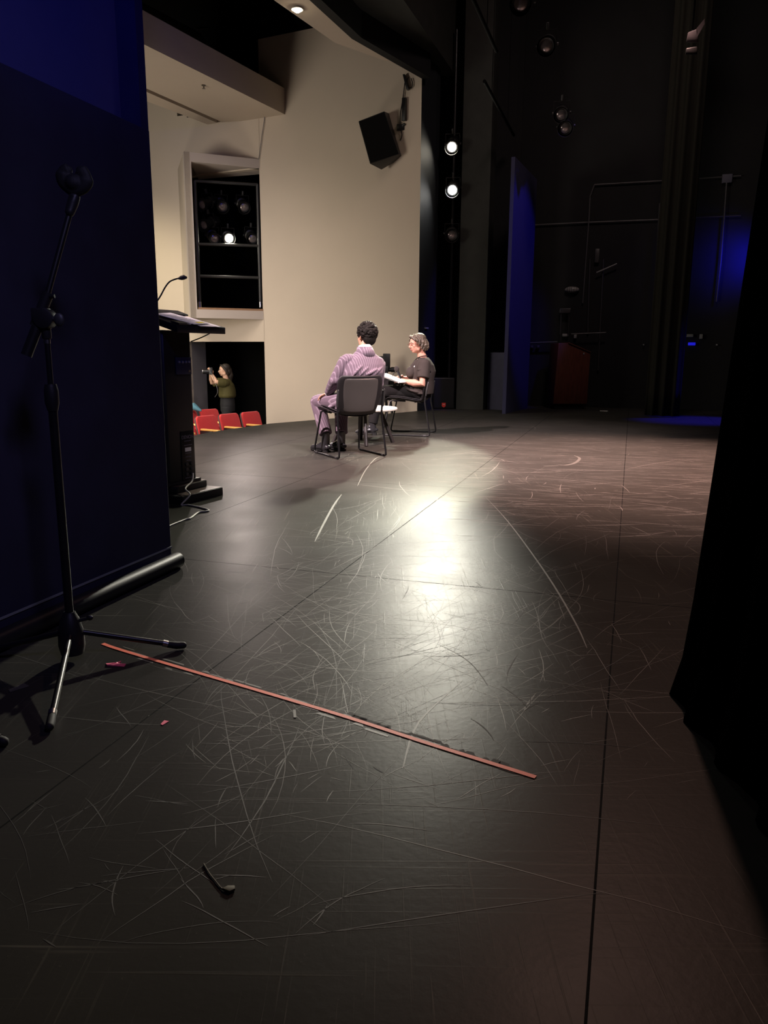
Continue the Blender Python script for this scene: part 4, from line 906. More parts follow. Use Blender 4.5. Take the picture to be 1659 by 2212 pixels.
# ---- subwoofer at the foot of the gap
sb0, sb1 = z2(fl(935, 883.5), 0), z2(fl(981, 883.5), 0)
sv = (sb1-sb0).normalized(); sn = V((-sv.y, sv.x, 0)); szz = at(957, 816, sb0.y).z
t = thing('floor_loudspeaker', 'black floor loudspeaker with a red badge in the dark gap behind the woman', 'loudspeaker', (sb0+sb1)/2, math.atan2(sv.y, sv.x))
wv = (sb1-sb0).length
mb = MB(); mb.box((0, 0.25, szz/2), (wv, 0.5, szz)); mb.build('cabinet', M['blackplastic'], t, bevel=0.015)
mb = MB(); mb.box((0, -0.006, szz/2), (wv*0.9, 0.012, szz*0.93)); gr = mb.build('grille', mat('speaker_mesh', (0.012, 0.012, 0.012), 0.8, bump=0.4, bscale=300), t, bevel=0.004)
zb_ = at(957, 875, sb0.y).z
mb = MB(); mb.add([V((-0.035, -0.0125, zb_+0.04)), V((0.035, -0.0125, zb_+0.04)), V((0.035, -0.0125, zb_-0.02)), V((0.0, -0.0125, zb_-0.045)), V((-0.035, -0.0125, zb_-0.02)),
      V((-0.035, -0.016, zb_+0.04)), V((0.035, -0.016, zb_+0.04)), V((0.035, -0.016, zb_-0.02)), V((0.0, -0.016, zb_-0.045)), V((-0.035, -0.016, zb_-0.02))], [(0, 1, 2, 3, 4), (5, 6, 7, 8, 9), (0, 1, 6, 5), (1, 2, 7, 6), (2, 3, 8, 7), (3, 4, 9, 8), (4, 0, 5, 9)]); mb.build('badge', M['red'], gr, smooth=0)
mb = MB(); mb.box((0, -0.0165, zb_+0.012), (0.04, 0.001, 0.010)); mb.build('badge_mark', M['white'], gr, smooth=0)
# switch on the jamb
jj = at(921, 709, 14.0)
def onjamb(px, py):
    n_ = (j1-j0).normalized(); return onplane(px, py, j0, V((n_.y, -n_.x, 0)))
a, b = onjamb(914, 709), onjamb(928, 709)
mb = MB(); mb.box((0, 0, 0), (0.10, 0.035, 0.03), Matrix.Rotation(math.atan2((b-a).y, (b-a).x), 3, 'Z')); o = mb.build('cable_hook', M['greyplate'], None, bevel=0.004); o.location = (a+b)/2+V((0.0, -0.03, 0)); tag(o, 'small grey cable hook on the dark jamb right of the beige wall', 'hook')
# conduit up the tormentor recess, red alarm box with light
mb = MB(); c_ = at(1062, 500, 14.9); mb.cyl(z2(c_, 1.9), z2(c_, 4.4), 0.012, n=8); o = mb.build('conduit', M['darksteel'], None); tag(o, 'thin conduit running down to the red alarm box behind the grey column', 'pipe')
c_ = at(1059, 617, 14.85); t = thing('alarm_box', 'small red alarm box with a lit lamp beside the grey column', 'alarm', c_)
mb = MB(); mb.box((0, 0, 0), (0.09, 0.06, 0.15)); mb.build('case', M['redbox'], t, bevel=0.008)
mb = MB(); mb.ell(V((0.055, -0.03, -0.03)), (0.022, 0.016, 0.014)); mb.build('lamp', M['indicator'], t)
c2_ = bw(0); 
mb = MB(); mb.prism([at(1046, 884, 14.6).to_2d(), at(1092, 884, 14.75).to_2d(), at(1092, 884, 14.8).to_2d(), at(1046, 884, 14.66).to_2d()], 0, 9.5); S(mb, 'wall_wing', M['blackwall'], smooth=0)

# ---- blue lit masking flat, its top sloped to the shuttered edge of the blue beam
m0, m1, m2_ = z2(fl(1092, 894), 0), z2(fl(1100, 893), 0), z2(fl(1139, 882), 0)
zt0 = at(1116, 342, m1.y).z; zt1 = at(1148, 388, m2_.y).z
mb = MB(); nn = (m2_-m0).normalized(); pn_ = V((-nn.y, nn.x, 0))*0.06
mb.hexa([m0, m2_, m2_+pn_, m0+pn_], [z2(m0, zt0), z2(m2_, zt1), z2(m2_+pn_, zt1), z2(m0+pn_, zt0)]); o = mb.build('masking_flat', mat('navy_flat_cloth', (0.045, 0.045, 0.09), 0.9, spec=0.1, var=0.1), None, smooth=0); tag(o, 'tall narrow blue lit flat, its top cut to the edge of the blue light, standing right of the grey column', 'flat')
q0_, q1_ = z2(fl(1052, 884), 0), z2(fl(1088, 886), 0)
mb = MB(); mb.prism([q0_, q1_, q1_+EU*0.03, q0_+EU*0.03], 0.0, 1.0); o = mb.build('low_flat', M['navy'], None, smooth=0); tag(o, 'low dark navy board leaning between the grey column and the blue flat', 'board')

# ---- wooden lectern at the back of the stage
w0, w1 = z2(fl(1194, 884), 0), z2(fl(1268, 884), 0)
wd_ = (w1-w0).normalized(); t = thing('wooden_lectern', 'reddish wooden lectern with a sloping top standing on the dark far side of the stage', 'lectern', (w0+w1)/2, math.atan2(wd_.y, wd_.x))
hw = (w1-w0).length/2; zA = at(1200, 741, w0.y).z; zA2 = at(1224, 741, w0.y).z; zB = at(1270, 762, w1.y).z; z0_ = at(1230, 873, w0.y).z
mb = MB(); pr = [(-hw, z0_), (hw*0.98, z0_), (hw*1.02, zB), (-hw*0.3, zA), (-hw*0.85, zA)]
mb.hexa([V((x, 0, z)) for x, z in pr], [V((x, 0.5, z)) for x, z in pr]); bd_ = mb.build('side_panel', M['cherry'], t, bevel=0.012)
mb = MB(); mb.box((-0.02, 0.25, z0_/2), (hw*1.6, 0.42, z0_)); mb.build('plinth', M['blackplastic'], t, bevel=0.004)
sl = math.atan2(zB-zA, hw*1.32)
mb = MB(); mb.box((hw*0.36, 0.25, (zA+zB)/2+0.008), (hw*1.42, 0.54, 0.016), Matrix.Rotation(-sl, 3, 'Y')); mb.build('reading_top', M['cherry'], t, bevel=0.004)
mb = MB(); mb.ell((hw*0.62, -0.004, zB-0.02), (0.012, 0.008, 0.02)); mb.build('cup_hook', M['greyplate'], t)

# ---- drapes
def drape(name, mtl, pts, zs, amp, per, label, lean=None, seed=1, thick=0.01, kind=None):
    """pleated curtain along a path; lean(z) shifts it sideways"""
    rnd = random.Random(seed); mb = MB(); rows = []
    P = []; 
    for a, b in zip(pts[:-1], pts[1:]):
        n = max(8, int((b-a).length/per*10)); 
        for k in range(n): P.append(a.lerp(b, k/n))
    P.append(pts[-1]); d = (pts[-1]-pts[0]).normalized(); nn = V((-d.y, d.x, 0)); ln = 0; acc = [0]
    for a, b in zip(P[:-1], P[1:]): ln += (b-a).length; acc.append(ln)
    ph = [rnd.uniform(-0.8, 0.8) for _ in range(400)]
    for z in zs:
        row = []
        for q, s_ in zip(P, acc):
            fz = z/(zs[-1] or 1); k = s_/per; i = int(k)
            a_ = amp*(1.0-0.25*fz)*(math.sin(2*PI*k+ph[i]*0.5*(1-fz))+0.3*math.sin(4.1*PI*k+1.3))
            w_ = q+nn*a_
            if lean: w_ = w_+lean(z)
            row.append(V((w_.x, w_.y, z)))
        rows.append(row)
    mb.rings(rows, cap=False, close=False); o = mb.build(name, mtl, None, smooth=180, solid=thick)
    tag(o, label, 'curtain'); 
    return o
ca, cb_ = z2(fl(1392, 899), 0), z2(fl(1466, 902), 0)
zs = [0.02, 0.4, 1.0, 2, 3.5, 5, 7, 9.4]
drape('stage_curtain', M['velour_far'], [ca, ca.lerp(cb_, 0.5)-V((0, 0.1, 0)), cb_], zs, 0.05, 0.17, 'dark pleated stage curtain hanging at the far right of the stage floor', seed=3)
ce = z2(fl(1444, 1500), 0)
zz0 = [0.0, 0.12, 0.3, 0.6, 1.0, 1.5, 2.2, 3.2, 5, 9.4]
def nearlean(z):
    if z < 0.15: x = -0.012+z*0.25
    else: x = 0.026+0.060*(min(z, 3)-0.15)
    return V((x, 0, 0))
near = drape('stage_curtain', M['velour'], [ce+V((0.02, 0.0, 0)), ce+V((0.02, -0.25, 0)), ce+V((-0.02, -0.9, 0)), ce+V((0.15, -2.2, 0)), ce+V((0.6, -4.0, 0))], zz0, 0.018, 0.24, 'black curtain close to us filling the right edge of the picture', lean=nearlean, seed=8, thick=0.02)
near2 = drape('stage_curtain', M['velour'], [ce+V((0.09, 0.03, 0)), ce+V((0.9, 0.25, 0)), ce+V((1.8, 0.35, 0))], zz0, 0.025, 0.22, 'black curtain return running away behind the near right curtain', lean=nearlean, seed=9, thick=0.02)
# black borders and legs further off close the view above and behind
for k, (off_, px0, px1, Y) in enumerate(((0, 1452, 1500, 11.0),)):
    pass
# ---- fittings on the far back wall
def BW(px, py, off=0.02):
    p = onplane(px, py, EU*BWc, EU); return p-EU*off
def tubeline(name, pxs, r, mtl, label, cat='pipe', off=0.04):
    mb = MB(); mb.tube([BW(x, y, off) for x, y in pxs], r, n=8); o = mb.build(name, mtl, None); tag(o, label, cat); return o
tubeline('conduit', [(1284, 400), (1440, 391), (1600, 381)], 0.012, M['conduitgrey'], 'upper horizontal conduit across the far dark wall')
tubeline('conduit', [(1150, 487), (1272, 481), (1430, 475)], 0.012, M['conduitgrey'], 'lower horizontal conduit across the far dark wall, left stretch')
tubeline('conduit', [(1500, 471), (1600, 467)], 0.010, M['darksteel'], 'lower horizontal conduit across the far dark wall, right stretch')
tubeline('conduit', [(1284, 401), (1275, 425), (1272, 480), (1266, 560), (1259, 655)], 0.013, M['conduitgrey'], 'thin upright conduit with a bent top on the far dark wall')
tubeline('conduit', [(1569, 395), (1564, 470), (1556, 570), (1547, 652)], 0.014, M['conduitgrey'], 'upright conduit glowing blue at the far right', off=0.05)
tubeline('conduit', [(1304, 560), (1300, 640), (1296, 720), (1292, 800)], 0.016, M['darksteel'], 'dim upright pipe in the middle of the far dark wall')
tubeline('conduit', [(1275, 560), (1272, 640), (1270, 720)], 0.016, M['darksteel'], 'dim upright pipe left of the middle one on the far dark wall')
tubeline('conduit', [(1425, 440), (1418, 560), (1408, 700)], 0.015, M['darksteel'], 'dim upright pipe just left of the far pleated curtain')
tubeline('wall_rod', [(1289, 590), (1333, 571)], 0.012, M['greyplate'], 'short slanting rod on the far dark wall', 'rod', 0.1)
def plate(name, px, py, w_, h_, mtl, label, cat, d_=0.06):
    mb = MB(); mb.box((0, 0, 0), (w_, d_, h_), Matrix.Rotation(math.atan2(EV.y, EV.x), 3, 'Z')); o = mb.build(name, mtl, None, bevel=0.006); o.location = BW(px, py, d_/2+0.005); tag(o, label, cat); return o
plate('junction_box', 1570, 387, 0.16, 0.14, mat('dull_blue_grey_box', (0.12, 0.12, 0.16), 0.6), 'blue grey junction box on the upper conduit at the far right', 'box')
plate('wall_panel', 1290, 553, 0.08, 0.24, M['darksteel'], 'narrow grey plate on the far dark wall', 'panel')
for px, lb in ((1222, 'pale label plate above the wooden lectern'), (1490, 'pale label plate right of the far pleated curtain')): plate('label_plate', px, 724 if px < 1300 else 725, 0.11, 0.05, M['greyplate'], lb, 'plate')
for px, lb in ((1243, 'small grey switch box above the right edge of the wooden lectern'), (1514, 'small grey switch box at the far right')): plate('switch_box', px, 726 if px < 1300 else 727, 0.05, 0.08, M['greyplate'], lb, 'box')
plate('control_display', 1494, 743, 0.12, 0.05, M['bluescreen'], 'small blue lit display at the far right', 'display')
for px, py, lb in ((1150, 750, 'left of two small pale sockets beside the blue flat'), (1163, 750, 'right of two small pale sockets beside the blue flat'), (1390, 745, 'tiny pale socket left of the far pleated curtain'), (1548, 745, 'tiny pale socket at the far right by the near curtain')): plate('wall_socket', px, py, 0.05 if px < 1300 else 0.025, 0.06 if px < 1300 else 0.025, M['darksteel'] if px < 1300 else M['greyplate'], lb, 'socket')
# oval bulkhead light, unlit, and the rail below it
t = thing('bulkhead_lamp', 'oval caged wall lamp, unlit, above the wooden lectern', 'light', BW(1236, 626, 0.05))
mb = MB(); mb.ell((0, 0, 0), (0.13, 0.05, 0.055), Matrix.Rotation(math.atan2(EV.y, EV.x), 3, 'Z')); mb.build('globe', mat('frosted_globe', (0.30, 0.30, 0.28), 0.3), t)
mb = MB()
for k in range(5):
    a = (EV*(-0.08+0.04*k)); rr = [a+(-EU*math.cos(u)*0.062+Z*math.sin(u)*0.064)*(1-abs(k-2)*0.12) for u in [PI*j/8-PI/2 for j in range(9)]]; mb.tube(rr, 0.004, n=6)
mb.build('cage', M['darksteel'], t)
t = thing('rope_lock_rail', 'dim rigging rail with two ropes above the wooden lectern', 'rigging', BW(1222, 672, 0.1))
def LR(px, py): return BW(px, py, 0.1)-t.location
mb = MB(); mb.box((0, 0, 0), (0.20, 0.08, 0.09), Matrix.Rotation(math.atan2(EV.y, EV.x), 3, 'Z')); mb.build('lock', M['darksteel'], t, bevel=0.01)
for x in (1214, 1231):
    mb = MB(); mb.cyl(LR(x, 670), LR(x-3, 722), 0.010, n=8); mb.build('rope', M['darksteel'], t)
mb = MB(); mb.tube([BW(1145, 741, 0.15), BW(1205, 739, 0.15)], 0.014, n=8); mb.tube([BW(1235, 722, 0.15), BW(1310, 719, 0.15)], 0.012, n=8); o = mb.build('hand_rail', M['darksteel'], None); tag(o, 'dim horizontal rail behind the wooden lectern', 'rail')
mb = MB(); a = z2(fl(1111, 886), 0.004); b = z2(fl(1130, 882), 0.004); mb.tube([a, b], 0.02, n=8, ell=0.3); o = mb.build('paper_strip', M['white'], None); tag(o, 'white strip on the floor at the foot of the blue flat', 'tape')
mb = MB(); a = z2(fl(1296, 888), 0.004); b = z2(fl(1313, 888.5), 0.004); mb.tube([a, b], 0.018, n=8, ell=0.3); o = mb.build('paper_strip', M['white'], None); tag(o, 'white strip on the floor right of the wooden lectern', 'tape')

# ================================================================== PEOPLE
def hand(mb, wrist, fdir, palm, thumb_side, curl=0.5, s=1.0, spread=0.10):
    """palm block, four bent fingers of unequal length and a thumb from the side of the palm"""
    fdir = V(fdir).normalized(); palm = V(palm); palm = (palm-fdir*palm.dot(fdir)).normalized(); side = fdir.cross(palm).normalized()
    if side.dot(V(thumb_side)) < 0: side = -side
    w = V(wrist)
    Rm = Matrix((side, fdir, palm)).transposed()
    mb.tube([w-fdir*0.01, w+fdir*0.03*s, w+fdir*0.062*s, w+fdir*0.088*s], [0.023*s, 0.034*s, 0.038*s, 0.034*s], n=14, ell=0.42, ref=palm, roundcap=True)
    for k, (o, l) in enumerate(((0.030, 0.072), (0.010, 0.080), (-0.011, 0.075), (-0.031, 0.060))):
        p = w+fdir*(0.085-abs(k-1.2)*0.004)*s+side*o*s; a = 0.15; d = (fdir+side*spread*(1.4-k)).normalized(); pts = [p-d*0.02*s]; 
        seg = (0.45, 0.32, 0.23)
        pts.append(p)
        for q in seg:
            a += curl*0.75; dd = d*math.cos(a)+palm*math.sin(a); p = p+dd*l*q*s; pts.append(p)
        mb.tube(pts, [0.0095*s, 0.0095*s, 0.0088*s, 0.0080*s, 0.0068*s], n=9, roundcap=True)
    p = w+fdir*0.028*s+side*0.030*s
    t1 = (side*0.8+fdir*0.65+palm*0.25).normalized(); t2 = (side*0.35+fdir*0.85+palm*(0.3+curl*0.4)).normalized(); t3 = (fdir*0.9+palm*(0.3+curl*0.5)-side*0.1).normalized()
    mb.tube([p-t1*0.02*s, p, p+t1*0.034*s, p+t1*0.034*s+t2*0.030*s, p+t1*0.034*s+t2*0.030*s+t3*0.024*s], [0.013*s, 0.0135*s, 0.0115*s, 0.0102*s, 0.0082*s], n=9, roundcap=True)
def head(mb, c, R, s=1.0):
    """skull, jaw, nose, brow, lips, ears; local +y is the face direction"""
    c = V(c)
    def e(p, r, rot=None): mb.ell(c+R @ (V(p)*s), V(r)*s, R if rot is None else R @ rot, nu=20, nv=14)
    e((0, -0.012, 0.035), (0.074, 0.094, 0.083)); e((0, 0.030, -0.035), (0.060, 0.062, 0.075)); e((0, 0.058, -0.082), (0.030, 0.026, 0.022)); e((0, 0.028, 0.02), (0.066, 0.064, 0.075))
    for sx in (-1, 1):
        e((sx*0.036, 0.062, -0.018), (0.022, 0.020, 0.020)); e((sx*0.030, 0.083, 0.022), (0.024, 0.010, 0.008)); e((sx*0.032, 0.078, 0.004), (0.014, 0.011, 0.009))
        e((sx*0.076, -0.010, -0.008), (0.008, 0.018, 0.031), Matrix.Rotation(0.25*sx, 3, 'Z')); e((sx*0.045, 0.01, -0.06), (0.022, 0.035, 0.03))
    mb.tube([c+R @ (V(p)*s) for p in ((0, 0.084, 0.022), (0, 0.096, 0.0), (0, 0.110, -0.024), (0, 0.100, -0.034))], [0.008*s, 0.010*s, 0.013*s, 0.010*s], n=10, roundcap=True)
    for sx in (-1, 1): e((sx*0.011, 0.095, -0.031), (0.010, 0.010, 0.008))
    e((0, 0.088, -0.052), (0.022, 0.010, 0.006)); e((0, 0.086, -0.063), (0.019, 0.010, 0.006))
def face_bits(body, c, R, s, lipm, browm):
    c = V(c)
    mb = MB()
    for z, rx in ((-0.053, 0.021), (-0.0625, 0.018)): mb.ell(c+R @ (V((0, 0.0905, z))*s), V((rx, 0.009, 0.0055))*s, R)
    mb.build('lips', lipm, body)
    for sx in (-1, 1):
        mb = MB(); mb.ell(c+R @ (V((sx*0.031, 0.0815, 0.005))*s), V((0.012, 0.0085, 0.0065))*s, R); ey = mb.build('eye', M['white'], body)
        mb = MB(); mb.ell(c+R @ (V((sx*0.031, 0.0885, 0.005))*s), V((0.0055, 0.003, 0.0055))*s, R); mb.build('iris', M['hairdark'], ey)
        mb = MB(); mb.tube([c+R @ (V(p)*s) for p in ((sx*0.014, 0.094, 0.024), (sx*0.030, 0.095, 0.030), (sx*0.050, 0.082, 0.025))], [0.003*s, 0.0042*s, 0.0025*s], n=8, roundcap=True); mb.build('eyebrow', browm, body)
def RZ(a): return Matrix.Rotation(a, 3, 'Z')
def RX(a): return Matrix.Rotation(a, 3, 'X')
def RY(a): return Matrix.Rotation(a, 3, 'Y')
def shoe(name, mtl, parent, heel, toe, z0=0.0, h=0.10, ankle=None, heelh=0.02, sole=True):
    heel = V(heel); toe = V(toe); d = (toe-heel); l = d.length; d.normalize(); n_ = V((-d.y, d.x, 0)); b = heel
    def P(f, z): return b+d*l*f+Z*z
    mb = MB(); zz = z0+heelh*0.6
    mb.tube([P(0.06, zz+0.035), P(0.2, zz+0.034), P(0.45, zz+0.030), P(0.68, zz+0.026), P(0.88, zz+0.020), P(0.99, zz+0.014)], [0.036, 0.040, 0.043, 0.047, 0.042, 0.022], n=16, ell=0.68, ref=Z, roundcap=True)
    a_ = V(ankle) if ankle is not None else P(0.18, 0.13)
    mb.tube([P(0.20, zz+0.03), P(0.19, zz+0.07), P(0.18, 0.0).lerp(a_, 0.0)*0.0+V(((P(0.18, 0).x+a_.x)/2, (P(0.18, 0).y+a_.y)/2, z0+h)), V((a_.x, a_.y, max(a_.z, z0+h+0.02)))], [0.044, 0.043, 0.042, 0.044], n=16, roundcap=True)
    mb.tube([P(0.22, zz+0.075), P(0.42, zz+0.055), P(0.6, zz+0.035)], [0.034, 0.032, 0.028], n=12, roundcap=True)
    o = mb.build(name, mtl, parent, remesh=0.006, sm=4, smooth=180)
    mb = MB(); rr = []
    pts = [(0.0, 0.018), (0.04, 0.032), (0.15, 0.036), (0.4, 0.036), (0.65, 0.046), (0.85, 0.042), (0.97, 0.026), (1.02, 0.008)]
    ol = [P(f, 0)+n_*w for f, w in pts]+[P(f, 0)-n_*w for f, w in pts[::-1]]
    mb.hexa([z2(p, z0+heelh*0.45) for p in ol], [z2(p, z0+heelh*0.45+0.010) for p in ol]); 
    hl = [P(f, 0)+n_*w for f, w in pts[:3]]+[P(0.22, 0)+n_*0.034, P(0.22, 0)-n_*0.034]+[P(f, 0)-n_*w for f, w in pts[:3][::-1]]
    mb.hexa([z2(p, z0) for p in hl], [z2(p, z0+heelh*0.45+0.004) for p in hl])
    mb.hexa([z2(P(0.6, 0)+n_*0.04, z0), z2(P(0.95, 0)+n_*0.026, z0), z2(P(0.95, 0)-n_*0.026, z0), z2(P(0.6, 0)-n_*0.04, z0)], [z2(P(0.6, 0)+n_*0.04, z0+heelh*0.45+0.004), z2(P(0.95, 0)+n_*0.026, z0+heelh*0.45+0.004), z2(P(0.95, 0)-n_*0.026, z0+heelh*0.45+0.004), z2(P(0.6, 0)-n_*0.04, z0+heelh*0.45+0.004)])
    mb.build('sole', M['rubber'], o, smooth=30)
    return o

# ---------- the man in the pinstripe suit
man = thing('person', 'person in a purple pinstripe suit seated with back to us, left hand on thigh', 'person', mc, mrz)
mz = 0.985
hipL, hipR = V((-0.06, -0.05, 0.53)), V((0.13, -0.05, 0.53))
kL, kR = V((-0.135, 0.46, 0.495)), V((0.13, 0.45, 0.50))
aL, aR = V((-0.135, 0.27, 0.10)), V((0.055, 0.30, 0.10))
neckb = V((0.125, -0.075, 0.985)); hc = V((0.165, -0.035, 1.135)); HR = RZ(0.10) @ RX(-0.10) @ RY(0.06)
shL, shR = V((-0.065, -0.075, 0.920)), V((0.290, -0.055, 0.895))
eL, eR = V((-0.155, -0.02, 0.735)), V((0.335, 0.04, 0.69))
wL, wR = V((-0.135, 0.195, 0.595)), V((0.20, 0.22, 0.625))
mb = MB()
mb.loft([((0.035, -0.05, 0.46), .14, .10), ((0.035, -0.05, 0.55), .16, .105), ((0.06, -0.08, 0.68), .135, .10), ((0.095, -0.09, 0.82), .16, .105), ((0.115, -0.075, 0.91), .165, .09), ((0.12, -0.075, 0.96), .10, .07)])
mb.tube([neckb-Z*0.06, neckb, neckb.lerp(hc, 0.55), hc-Z*0.02], [0.062, 0.056, 0.053, 0.055], n=18)
head(mb, hc, HR, 0.98)
for a, e_, w_ in ((shL, eL, wL), (shR, eR, wR)): mb.tube([a, a.lerp(e_, 0.5), e_, e_.lerp(w_, 0.35), w_], [0.050, 0.045, 0.038, 0.037, 0.027], n=14, roundcap=True)
for h_, k_, a_ in ((hipL, kL, aL), (hipR, kR, aR)): mb.tube([h_, h_.lerp(k_, 0.5), k_, k_.lerp(a_, 0.35), a_+Z*0.05, a_], [0.075, 0.066, 0.052, 0.050, 0.036, 0.034], n=14, roundcap=True)
hand(mb, wL, V((-0.25, 0.75, -0.30)), V((0.05, -0.3, -1)), V((0.9, 0.3, 0)), 0.35, 1.0, 0.16)
hand(mb, wR, V((-0.5, 0.8, -0.1)), V((0, 0, -1)), V((-0.8, -0.3, 0)), 0.6, 1.0)
mbody = mb.build('body', M['skinM'], man, remesh=0.006, sm=2, smooth=180)
face_bits(mbody, hc, HR, 0.98, M['lips'], M['hairblack'])
# short curly hair: many small coils over the skull
rnd = random.Random(2); mb = MB()
mb.ell(hc+HR @ V((0, -0.022, 0.045)), (0.085, 0.100, 0.088), HR, nu=24, nv=16)
mb.ell(hc+HR @ V((0, -0.060, -0.015)), (0.070, 0.055, 0.070), HR, nu=20, nv=12)
for i in range(420):
    th_ = rnd.uniform(0, 2*PI); u = rnd.uniform(-0.75, 1); r_ = math.sqrt(max(0, 1-u*u)); p = V((math.cos(th_)*r_*0.090, math.sin(th_)*r_*0.104-0.022, u*0.098+0.046))
    if p.y > 0.035 and p.z < 0.075: continue
    if p.z < 0.0 and p.y > -0.03: continue
    if p.z < -0.055: continue
    mb.ell(hc+HR @ p, [rnd.uniform(0.009, 0.015)]*3, nu=8, nv=6)
mb.build('hair', M['hairblack'], man, remesh=0.004, sm=1, smooth=180)
# jacket
mb = MB()
mb.loft([((0.035, -0.05, 0.455), .205, .125), ((0.035, -0.05, 0.50), .205, .130), ((0.05, -0.065, 0.62), .188, .130), ((0.065, -0.085, 0.70), .190, .130), ((0.09, -0.10, 0.80), .205, .140), ((0.11, -0.085, 0.88), .215, .130), ((0.12, -0.08, 0.935), .185, .112), ((0.123, -0.08, 0.975), .115, .090), ((0.126, -0.078, 1.010), .077, .074)], n=36, p=2.3)
def sleeve(a, e_, w_, rs): mb.tube([a, a.lerp(e_, 0.3), a.lerp(e_, 0.65), e_, e_.lerp(w_, 0.3), e_.lerp(w_, 0.7), w_-(w_-e_).normalized()*0.012], rs, n=18, roundcap=False)
mb.ell(shL+V((0.02, 0, 0.004)), (0.078, 0.075, 0.058)); mb.ell(shR+V((-0.02, 0, 0.004)), (0.078, 0.075, 0.058))
sleeve(shL, eL, wL, [0.072, 0.070, 0.064, 0.060, 0.058, 0.050, 0.044]); sleeve(shR, eR, wR, [0.072, 0.070, 0.064, 0.060, 0.058, 0.050, 0.044])
mb.ell(eL+V((0.0, -0.008, -0.005)), (0.060, 0.060, 0.060)); mb.ell(eR, (0.06, 0.06, 0.06))
# skirt of the jacket falling beside the seat
mb.tube([(-0.13, -0.02, 0.50), (-0.16, 0.06, 0.47), (-0.165, 0.11, 0.455)], [0.06, 0.05, 0.03], n=12, ell=0.6, roundcap=True)
# cloth creases across the back
for (p0, p1, p2, r_) in (((0.02, -0.225, 0.77), (0.10, -0.240, 0.80), (0.19, -0.225, 0.84), 0.012), ((-0.07, -0.210, 0.77), (-0.03, -0.225, 0.82), (0.03, -0.215, 0.87), 0.010), ((-0.02, -0.226, 0.765), (0.03, -0.234, 0.81), (0.09, -0.225, 0.855), 0.009), ((0.10, -0.232, 0.74), (0.2, -0.222, 0.82), (0.27, -0.18, 0.86), 0.010)):
    mb.tube(smooth_path([p0, p1, p2], 6), [r_*math.sin(PI*(k+1)/14)+0.003 for k in range(13)], n=8)
jk = mb.build('suit_jacket', M['suit'], man, remesh=0.006, sm=3, smooth=180)
mb = MB(); rr = []
for k, (z, rx, ry) in enumerate(((0.955, .112, .092), (1.005, .084, .080), (1.043, .073, .070), (1.035, .069, .066))):
    rr.append([V((0.127+rx*math.cos(t_), -0.078+ry*math.sin(t_)-(0.012 if k < 2 else 0), z)) for t_ in [2*PI*j/28 for j in range(28)]])
mb.rings(rr, cap=False); mb.build('jacket_collar', M['suit'], jk, smooth=180, solid=0.006)
mb = MB(); rr = []
for z, rx, ry in ((1.00, .070, .066), (1.030, .066, .062), (1.056, .062, .058), (1.054, .058, .054), (1.02, .057, .053)):
    rr.append([V((0.132+rx*math.cos(t_), -0.074+ry*math.sin(t_), z-0.012*math.sin(t_))) for t_ in [2*PI*j/28 for j in range(28)]])
mb.rings(rr, cap=False); mb.build('shirt_collar', M['shirt'], man, smooth=180, solid=0.004)
for w_, e_ in ((wL, eL), (wR, eR)):
    d_ = (w_-e_).normalized(); mb = MB(); mb.tube([w_-d_*0.02, w_+d_*0.006], [0.036, 0.036], n=16); mb.build('shirt_cuff', M['shirt'], man)
# trousers
mb = MB(); mb.loft([((0.035, -0.05, 0.448), .165, .115), ((0.035, -0.05, 0.52), .175, .115), ((0.04, -0.06, 0.60), .155, .105)], n=28)
for h_, k_, a_ in ((hipL, kL, aL), (hipR, kR, aR)):
    hem = a_+Z*0.085; mb.tube([h_, h_.lerp(k_, 0.5), k_-(k_-h_).normalized()*0.03, k_+V((0, 0.0, -0.01)), k_.lerp(hem, 0.3), k_.lerp(hem, 0.7), hem], [0.094, 0.088, 0.078, 0.074, 0.072, 0.068, 0.066], n=20); mb.ell(k_, (0.076, 0.076, 0.072))
mb.tube([hipL+V((-0.02, 0.1, -0.02)), hipL+V((-0.035, 0.22, -0.035)), hipL+V((-0.045, 0.32, -0.03))], [0.085, 0.078, 0.066], n=14, roundcap=True)
mb.build('trousers', M['suit'], man, remesh=0.006, sm=3, smooth=180)
ui = man.matrix_basis if False else (Matrix.Translation(mc) @ Matrix.Rotation(mrz, 4, 'Z'))
mi = ui.inverted()
for a_, hp, tp_ in ((aL, (708, 975), (683, 971)), (aR, (741, 973), (717, 968))):
    hl = mi @ z2(fl(*hp), 0); tl = mi @ z2(fl(*tp_), 0); dd = (tl-hl); tl = hl+dd.normalized()*0.27
    dd = V((-0.22, 1, 0)); hl = V((a_.x, a_.y, 0))-dd.normalized()*0.05; tl = hl+dd.normalized()*0.29
    shoe('shoe', M['leather'], man, hl, tl, 0.0, 0.16, V((a_.x, a_.y, 0.20)), 0.026)

# ---------- the woman
faz = -82; wloc = z2(wc, 0)+V((0.0, 0.0, 0)); wz = rad(-faz)
wom = thing('person', 'person with short curly hair and glasses, dark short sleeved jacket, seated holding a microphone', 'person', wloc, wz)
Wm = Matrix.Translation(wloc) @ Matrix.Rotation(wz, 4, 'Z'); Wi = Wm.inverted()
hipL, hipR = V((-0.095, -0.11, 0.525)), V((0.09, -0.11, 0.53))
kL, kR = V((-0.13, 0.37, 0.525)), V((-0.02, 0.35, 0.625))
aL, aR = V((-0.20, 0.44, 0.11)), V((-0.12, 0.54, 0.37))
neckb = V((0, -0.145, 0.93)); hc = Wi @ at(901, 743, wloc.y-0.03); HR = RZ(0.55) @ RX(-0.16)
shL, shR = V((-0.165, -0.185, 0.865)), V((0.165, -0.165, 0.865))
eL, eR = V((-0.245, -0.17, 0.625)), V((0.24, -0.05, 0.66))
